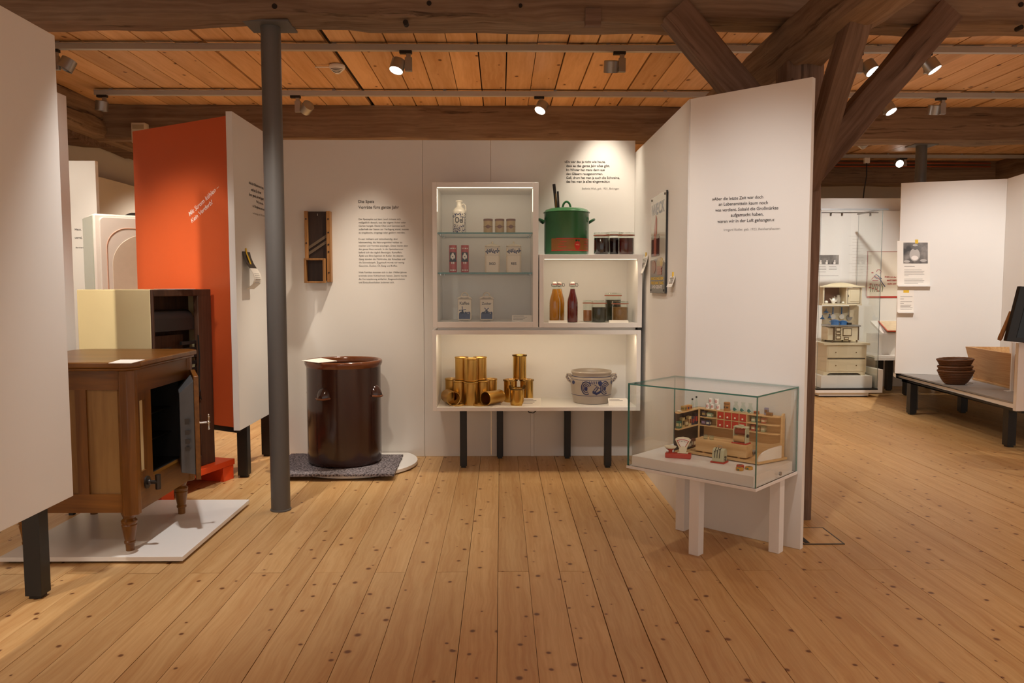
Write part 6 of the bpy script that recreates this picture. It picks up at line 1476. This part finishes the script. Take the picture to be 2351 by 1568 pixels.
sew(lambda m: (em(m, [(2012, 624), (2015, 619), (2020, 619), (2023, 624), (2020, 628)]), em(m, [(2001, 641), (2008, 634), (2015, 638), (2020, 642)]), em(m, [(2003, 644), (2016, 644)]), em(m, [(2007, 655), (2014, 653), (2018, 657)])), 'red_stitching', M_st_red)
sew(lambda m: (em(m, [(2006, 634), (2012, 630), (2018, 634), (2014, 640), (2008, 636)]), em(m, [(2019, 638), (2026, 650), (2032, 658)]), em(m, [(2014, 632), (2024, 640)])), 'blue_stitching', M_st_blue)
sew(lambda m: [m.sphere(AY(u, v, YBk - .006), .012, 8, 5, .6) for u, v in ((1999, 652), (2004, 662), (2012, 664), (1997, 660), (2016, 668), (2003, 626))], 'red_flowers', M_st_red)
sew(lambda m: [em(m, [(u, 670), (u + 2, 660), (u - 1, 652)], .003) for u in (1998, 2003, 2008, 2013, 2019, 2025)], 'green_stems', M_st_grn)
letter(cl_, [('Kräht gut der', AY(2031, 637, YBk - .006), AY(2058, 638, YBk - .006)), ('auch kein', AY(2036, 645, YBk - .006), AY(2058, 645, YBk - .006)), ('nicht um!', AY(2037, 653, YBk - .006), AY(2057, 653, YBk - .006))], (0, -1, 0), M_st_red, bold=.02, shear=.2, lift=.002)
# slanted desk and low bench beyond
zb2_ = Z(2040, 818, 7.75) + .0005
dk = thing('slanted_desk', 'small white slanted display desk with an open print behind the glass case', 'desk', (4.4, 8.1, 0))
def quadbox(m, pts, dz):
    vs = [Vector(p) for p in pts] + [Vector(p) - Vector((0, 0, dz)) for p in pts]; m._add(vs, [(0, 1, 2, 3), (7, 6, 5, 4), (0, 4, 5, 1), (1, 5, 6, 2), (2, 6, 7, 3), (3, 7, 4, 0)])
Pq = [AY(2026, 765, 7.82), AY(2080, 765, 7.82), AY(2080, 736, 8.3), AY(1998, 736, 8.3)]
one('top', M_white2, lambda m: quadbox(m, Pq, .025), dk, world=True)
one('print', simple('old_print', '#d8c4a4', .6, var=.2, vs_=30), lambda m: quadbox(m, [p + Vector((0, 0, .006)) for p in (AY(2038, 760, 7.80), AY(2072, 760, 7.80), AY(2068, 738, 8.25), AY(2017, 738, 8.25))], .005), dk, world=True)
one('print_edge', M_orange2, lambda m: m.tube([p + Vector((0, 0, .003)) for p in (AY(2017, 738, 8.25), AY(2038, 761, 7.79), AY(2072, 761, 7.79))], .006, 6), dk, world=True)
one('column', M_white2, lambda m: m.box(X(2012, 8.1), X(2080, 8.1), 7.95, 8.3, zb2_, AY(2040, 765, 7.75).z - .03), dk, world=True)
lb = thing('low_bench', 'low white bench on black legs behind the glass case', 'bench', (4.3, 7.9, 0))
zb_ = Z(2040, 818, 7.75)
one('top', M_white2, lambda m: m.box(bx1 + .056, 4.75, 7.80, 8.40, zb_ - .02, zb_), lb, world=True, bevel=.001)
one('edge', M_white2, lambda m: (m.box(bx1 + .056, 4.75, 7.79, 7.80, zb_ - .045, zb_ - .022)), lb, world=True)
one('joint', M_black, lambda m: m.box(bx1 + .066, 4.74, 7.81, 8.38, zb_ - .03, zb_ - .02), lb, world=True)
q = FL(2039, 896); 
for x, y in ((q.x, q.y), (4.60, q.y), (q.x, 8.33), (4.60, 8.33)): one('leg', M_black, lambda m: leg_box(m, x, y, zb_ - .03), lb, world=True)

# ------------------------------------------------------------ bench with baskets and trough, panels behind
PL0 = PLN(2064, 421, (3.47, 6.74, 0), (0, 1, 0)); 
La = Vector((AY(2062, 640, 6.74).x, 6.74, 0)); Lb = Vector((AY(2303, 640, 6.46).x, 6.46, 0))
e2 = (Lb - La).normalized(); n2 = Vector((e2.y, -e2.x, 0)); n2 = n2 if n2.y < 0 else -n2
ztp = (PLN(2064, 420, La, n2).z + PLN(2303, 411, La, n2).z) / 2
bz = .335
t = thing('partition', 'bright white panel with taped-up sheets above the basket bench', 'partition', (La + Lb) / 2)
one('board', M_white, lambda m: m.prism([tuple(La[:2]), tuple(Lb[:2]), tuple((Lb - n2 * .03)[:2]), tuple((La - n2 * .03)[:2])], bz + .0005, ztp), t, world=True, bevel=.001)
pp = lambda u, v: PLN(u, v, La, n2)
def sheet(par, nm, mat, u0, v0, u1, v1, l0, l1):
    m = MB(); P = [pp(u0, v1), pp(u1, v1), pp(u1, v0), pp(u0, v0)]; vs = [p + n2 * l1 for p in P] + [p + n2 * l0 for p in P]
    m._add(vs, [(0, 1, 2, 3), (7, 6, 5, 4), (0, 4, 5, 1), (1, 5, 6, 2), (2, 6, 7, 3), (3, 7, 4, 0)]); return m.build(nm, mat, par, world=True)
s1 = thing('photo_sheet', 'large sheet with a baker photograph taped to the bright panel', 'sheet', pp(2100, 655))
sheet(s1, 'paper', M_paper, 2060, 553, 2135, 655, .0005, .0015)
f1 = sheet(s1, 'photograph', photo_mat('baker_photo', '#3a3634', '#8f8882', 9), 2074, 557, 2130, 605, .0015, .0022)
def blobp(par, nm, mat, u, v, ru, rv, l): 
    m = MB(); c_ = pp(u, v); R0 = (pp(u + ru, v) - c_); R1_ = (pp(u, v - rv) - c_); vs = [c_ + n2 * l] + [c_ + R0 * math.cos(2 * PI * i / 16) + R1_ * math.sin(2 * PI * i / 16) + n2 * l for i in range(16)]
    m._add(vs, [(0, 1 + i, 1 + (i + 1) % 16) for i in range(16)]); return m.build(nm, mat, par, world=True)
M_ph1 = simple('photo_light', '#b9b3ad', .5); M_ph2 = simple('photo_mid', '#6a6562', .5)
blobp(f1, 'figure', M_ph1, 2100, 585, 12, 15, .0026); blobp(f1, 'figure', M_ph2, 2101, 568, 5.5, 6, .003); blobp(f1, 'figure', M_ph1, 2101, 563, 6, 2.5, .0034); blobp(f1, 'figure', M_inkw, 2100, 592, 8, 5, .003)
blobp(f1, 'figure', M_ph1, 2082, 600, 7, 3, .0028); blobp(f1, 'figure', M_ph1, 2120, 598, 8, 3, .0028)
for i, v in enumerate((611, 619, 622.5, 626, 629.5, 633, 640, 643.5, 647, 650.5)): sheet(s1, 'print_line', M_inkg, 2076, v, (2100, 2116, 2122, 2120, 2122, 2086, 2118, 2122, 2120, 2108)[i], v + (1.2 if i == 0 else .7), .0015, .0022)
sheet(s1, 'tape', M_yellow, 2101, 550, 2108, 559, .002, .003)
s2 = thing('photo_sheet', 'smaller text sheet with yellow tape below the baker sheet', 'sheet', pp(2079, 716)); sheet(s2, 'paper', M_paper, 2060, 664, 2098, 716, .0005, .0015); sheet(s2, 'tape', M_yellow, 2074, 666, 2087, 672, .002, .003)
for v, u1 in ((681, 2095), (686, 2075), (692, 2094), (696, 2075), (700, 2092), (703, 2090), (706, 2095), (709, 2093)): sheet(s2, 'print_line', M_inkg, 2067, v, u1, v + .8, .0015, .0022)
for u0, u1, v, l, tgt in ((2060, 2136, 656, 'thin white ledge under the baker sheet', 0), (2060, 2098, 716.5, 'thin ledge under the smaller text sheet', 1)):
    o = thing('picture_ledge', l, 'ledge', pp(u0, v)); sheet(o, 'strip', M_white2, u0, v, u1, v + 1.6, .0005, .05)
Lc = Vector((AY(2375, 640, 5.9).x, 5.9, 0))
t = thing('partition', 'white side panel at the right picture edge meeting the bright panel', 'partition', (Lb + Lc) / 2)
n3 = (Lc - Lb).normalized(); n3 = Vector((n3.y, -n3.x, 0)); 
if n3.x > 0: n3 = -n3
one('board', M_white, lambda m: m.prism([tuple(Lb[:2]), tuple(Lc[:2]), tuple((Lc - n3 * .03)[:2]), tuple((Lb - n3 * .03)[:2])], bz + .0005, ztp), t, world=True, bevel=.001)
# bench
bn = thing('low_bench', 'long low bench with grey top on black legs holding the baskets', 'bench', (3.9, 5.9, 0))
A0 = FL(2051, 853, bz); B0 = FL(2336, 926, bz)
poly = [(A0.x, La.y + .0), (A0.x + .02, 5.05), (4.62, 5.05), (4.62, 6.3), (Lb.x, Lb.y), (La.x, La.y)]
poly = [tuple(A0[:2]), (B0.x, B0.y), (B0.x, 4.98), (4.62, 4.98), (4.62, 7.77), (4.02, 7.77), (La.x + .02, La.y + .02)]
one('core', M_white2, lambda m: m.prism(poly, bz - .040, bz - .012), bn, world=True)
one('top', M_deckgrey, lambda m: m.prism(poly, bz - .012, bz), bn, world=True)
def ins(k): return [(x + k * (1 if x < 4 else -1), y + k * (1 if y < 6 else -1)) for x, y in poly]
one('steel_frame', M_black, lambda m: m.prism(ins(.035), bz - .068, bz - .040), bn, world=True)
for u, v in ((2095, 952), (2320, 1027), (2212, 948), (2083, 908)):
    q = FL(u, v); one('leg', M_black, lambda m: leg_box(m, q.x, q.y + .02, bz - .068), bn, world=True, bevel=.001)
# baskets
def basket(u, v, w_px, h, label, Y, z0, tilt=0):
    c_ = AY(u, v, Y); R_ = w_px / 2 * Y / FPX
    t_ = thing('wicker_basket', label, 'basket', (c_.x, Y, z0), 0, 'stacked oval wicker baskets'); t_.rotation_euler = (0, tilt, .3)
    m = MB(); N_ = 9
    for i in range(N_):                       # coiled rows
        f = i / (N_ - 1); rr_ = R_ * (.52 + .48 * f ** .8); z = .008 + (h - .012) * f ** 1.25
        m.tube([(rr_ * math.cos(a), rr_ * .72 * math.sin(a), z) for a in [2 * PI * k / 40 for k in range(40)]], h * .085, 6, True)
    m.build('coiled_wall', M_basket, t_)
    one('floor', M_basket, lambda mm: mm.lathe([(.001, .004), (R_ * .54, .004), (R_ * .54, .012), (.001, .012)], seg=36, sy=.72, cap=False), t_)
    m = MB(); n_ = 60
    for k in range(n_):
        a = 2 * PI * k / n_; m.tube([(R_ * (.53 + .49 * f) * math.cos(a + .05 * f), R_ * .72 * (.53 + .49 * f) * math.sin(a + .05 * f), .010 + (h - .010) * f ** 1.5) for f in (0, .5, 1)], .0025, 4)
    o_ = m.build('weave', M_basket, t_); o_['kind'] = 'stuff'
    one('rim', M_basket, lambda mm: mm.tube([(R_ * 1.02 * math.cos(a), R_ * .735 * math.sin(a), h + .0005 * math.sin(a * 20)) for a in [2 * PI * k / 80 for k in range(80)]], .008, 7, True), t_)
basket(2194, 860, 84, .105, 'bottom basket of the stack of three wicker baskets', 6.0, bz + .0005)
basket(2193, 840, 80, .105, 'middle basket of the stack of three wicker baskets', 6.0, bz + .033)
basket(2193, 840, 84, .095, 'top basket of the stack of three wicker baskets', 6.0, bz + .098, -.02)
# dough trough
ty = [FL(2236, 872, bz), FL(2340, 897, bz)]
dr_ = (ty[1] - ty[0]); dr_.z = 0; dr_ = dr_.normalized(); 
t_ = thing('dough_trough', 'pale wooden dough trough with flared sides on the bench', 'trough', (ty[0].x, ty[0].y, bz + .0005), math.atan2(dr_.y, dr_.x))
tL, tW, tH = .80, .34, AY(2222, 797, ty[0].y).z - bz - .0
gx = .06; gy = .05
def slab(m, a, b_, c_, d_, n_, th_):
    P = [Vector(p) for p in (a, b_, c_, d_)]; N_ = Vector(n_) * th_; vs = P + [p + N_ for p in P]; m._add(vs, [(3, 2, 1, 0), (4, 5, 6, 7), (0, 1, 5, 4), (1, 2, 6, 5), (2, 3, 7, 6), (3, 0, 4, 7)])
one('front_board', M_trough, lambda m: slab(m, (0, 0, 0), (tL, 0, 0), (tL + gx, -gy, tH), (-gx, -gy, tH), (0, 1, 0), .018), t_, bevel=.002)
one('back_board', M_trough, lambda m: slab(m, (tL, tW, 0), (0, tW, 0), (-gx, tW + gy, tH), (tL + gx, tW + gy, tH), (0, -1, 0), .018), t_, bevel=.002)
one('end_board', M_trough, lambda m: slab(m, (0, tW - .018, 0), (0, .018, 0), (-gx, -gy + .018, tH), (-gx, tW + gy - .018, tH), (1, 0, 0), .018), t_)
one('end_board', M_trough, lambda m: slab(m, (tL, .018, 0), (tL, tW - .018, 0), (tL + gx, tW + gy - .018, tH), (tL + gx, -gy + .018, tH), (-1, 0, 0), .018), t_)
one('bottom_board', M_trough, lambda m: m.box(.018, tL - .018, .018, tW - .018, .004, .02), t_)
one('foot_strip', M_trough, lambda m: m.box(.0, tL, -.012, -.001, 0, .014), t_, bevel=.001)
# label stand, monitor and its stand, rolling pin
q = FL(2322, 898, bz); t_ = thing('label_stand', 'thin white rod stand before the dough trough', 'stand', (q.x, q.y, bz + .0005))
one('foot', M_white2, lambda m: m.box(-.045, .06, -.02, .02, 0, .004), t_); one('rod', M_white2, lambda m: m.box(-.010, .010, -.006, .006, .004, AY(2325, 786, q.y).z - bz), t_)
YM = 4.86
t_ = thing('monitor_stand', 'white stand board at the right picture edge under the screen', 'stand', (AY(2360, 900, YM).x, YM, 0))
one('board', M_white2, lambda m: m.box(AY(2336, 860, YM).x, AY(2500, 860, YM).x, YM, YM + .03, AY(2340, 944, YM).z, AY(2340, 788, YM).z), t_, world=True, bevel=.001)
one('foot', M_black, lambda m: [m.box(x - .02, x + .02, YM + .002, YM + .028, 0, AY(2340, 944, YM).z) for x in (AY(2480, 860, YM).x, AY(2420, 860, YM).x)], t_, world=True)
t_ = thing('monitor', 'dark tilted touch screen cut off by the right picture edge', 'monitor', (AY(2370, 780, YM).x, YM, AY(2360, 785, YM).z))
def mon(y0_, y1_, pts): return lambda m: m.prism([(AY(u, v, YM).z, AY(u, v, YM).x) for u, v in pts], y0_, y1_, 'y')
one('housing', M_bezel, mon(YM - .035, YM - .004, [(2334, 657), (2480, 668), (2448, 797), (2302, 782)]), t_, world=True, bevel=.003)
one('screen', M_screen, mon(YM - .037, YM - .035, [(2347, 690), (2466, 700), (2446, 786), (2325, 774)]), t_, world=True)
a = AY(2294, 781, YM + .012); b_ = AY(2322, 716, YM + .012)
one('rolling_pin_handle', M_slicer, lambda m: m.tube([a, a.lerp(b_, .08), a.lerp(b_, .5), b_], .012, 12, rs=[.011, .014, .012, .013]), t_, world=True)  # loose rolling pin handle, parented to the monitor but no part of it
t_ = thing('red_stool', 'red stool whose leg just enters the frame at the right edge', 'stool', (3.42, 4.50, 0))
one('seat', M_red, lambda m: m.lathe([(.001, .42), (.17, .42), (.175, .43), (.17, .45), (.001, .45)], seg=36, cap=False), t_)
q = FL(2350, 1096)
for dx, dy in ((q.x - 3.42 + .013, q.y - 4.50), (.15, -.12), (-.10, .22), (.15, .14)): one('leg', M_red, lambda m: m.cyl((dx, dy, 0), (dx * .45, dy * .6, .42), .012, .015, 12), t_)
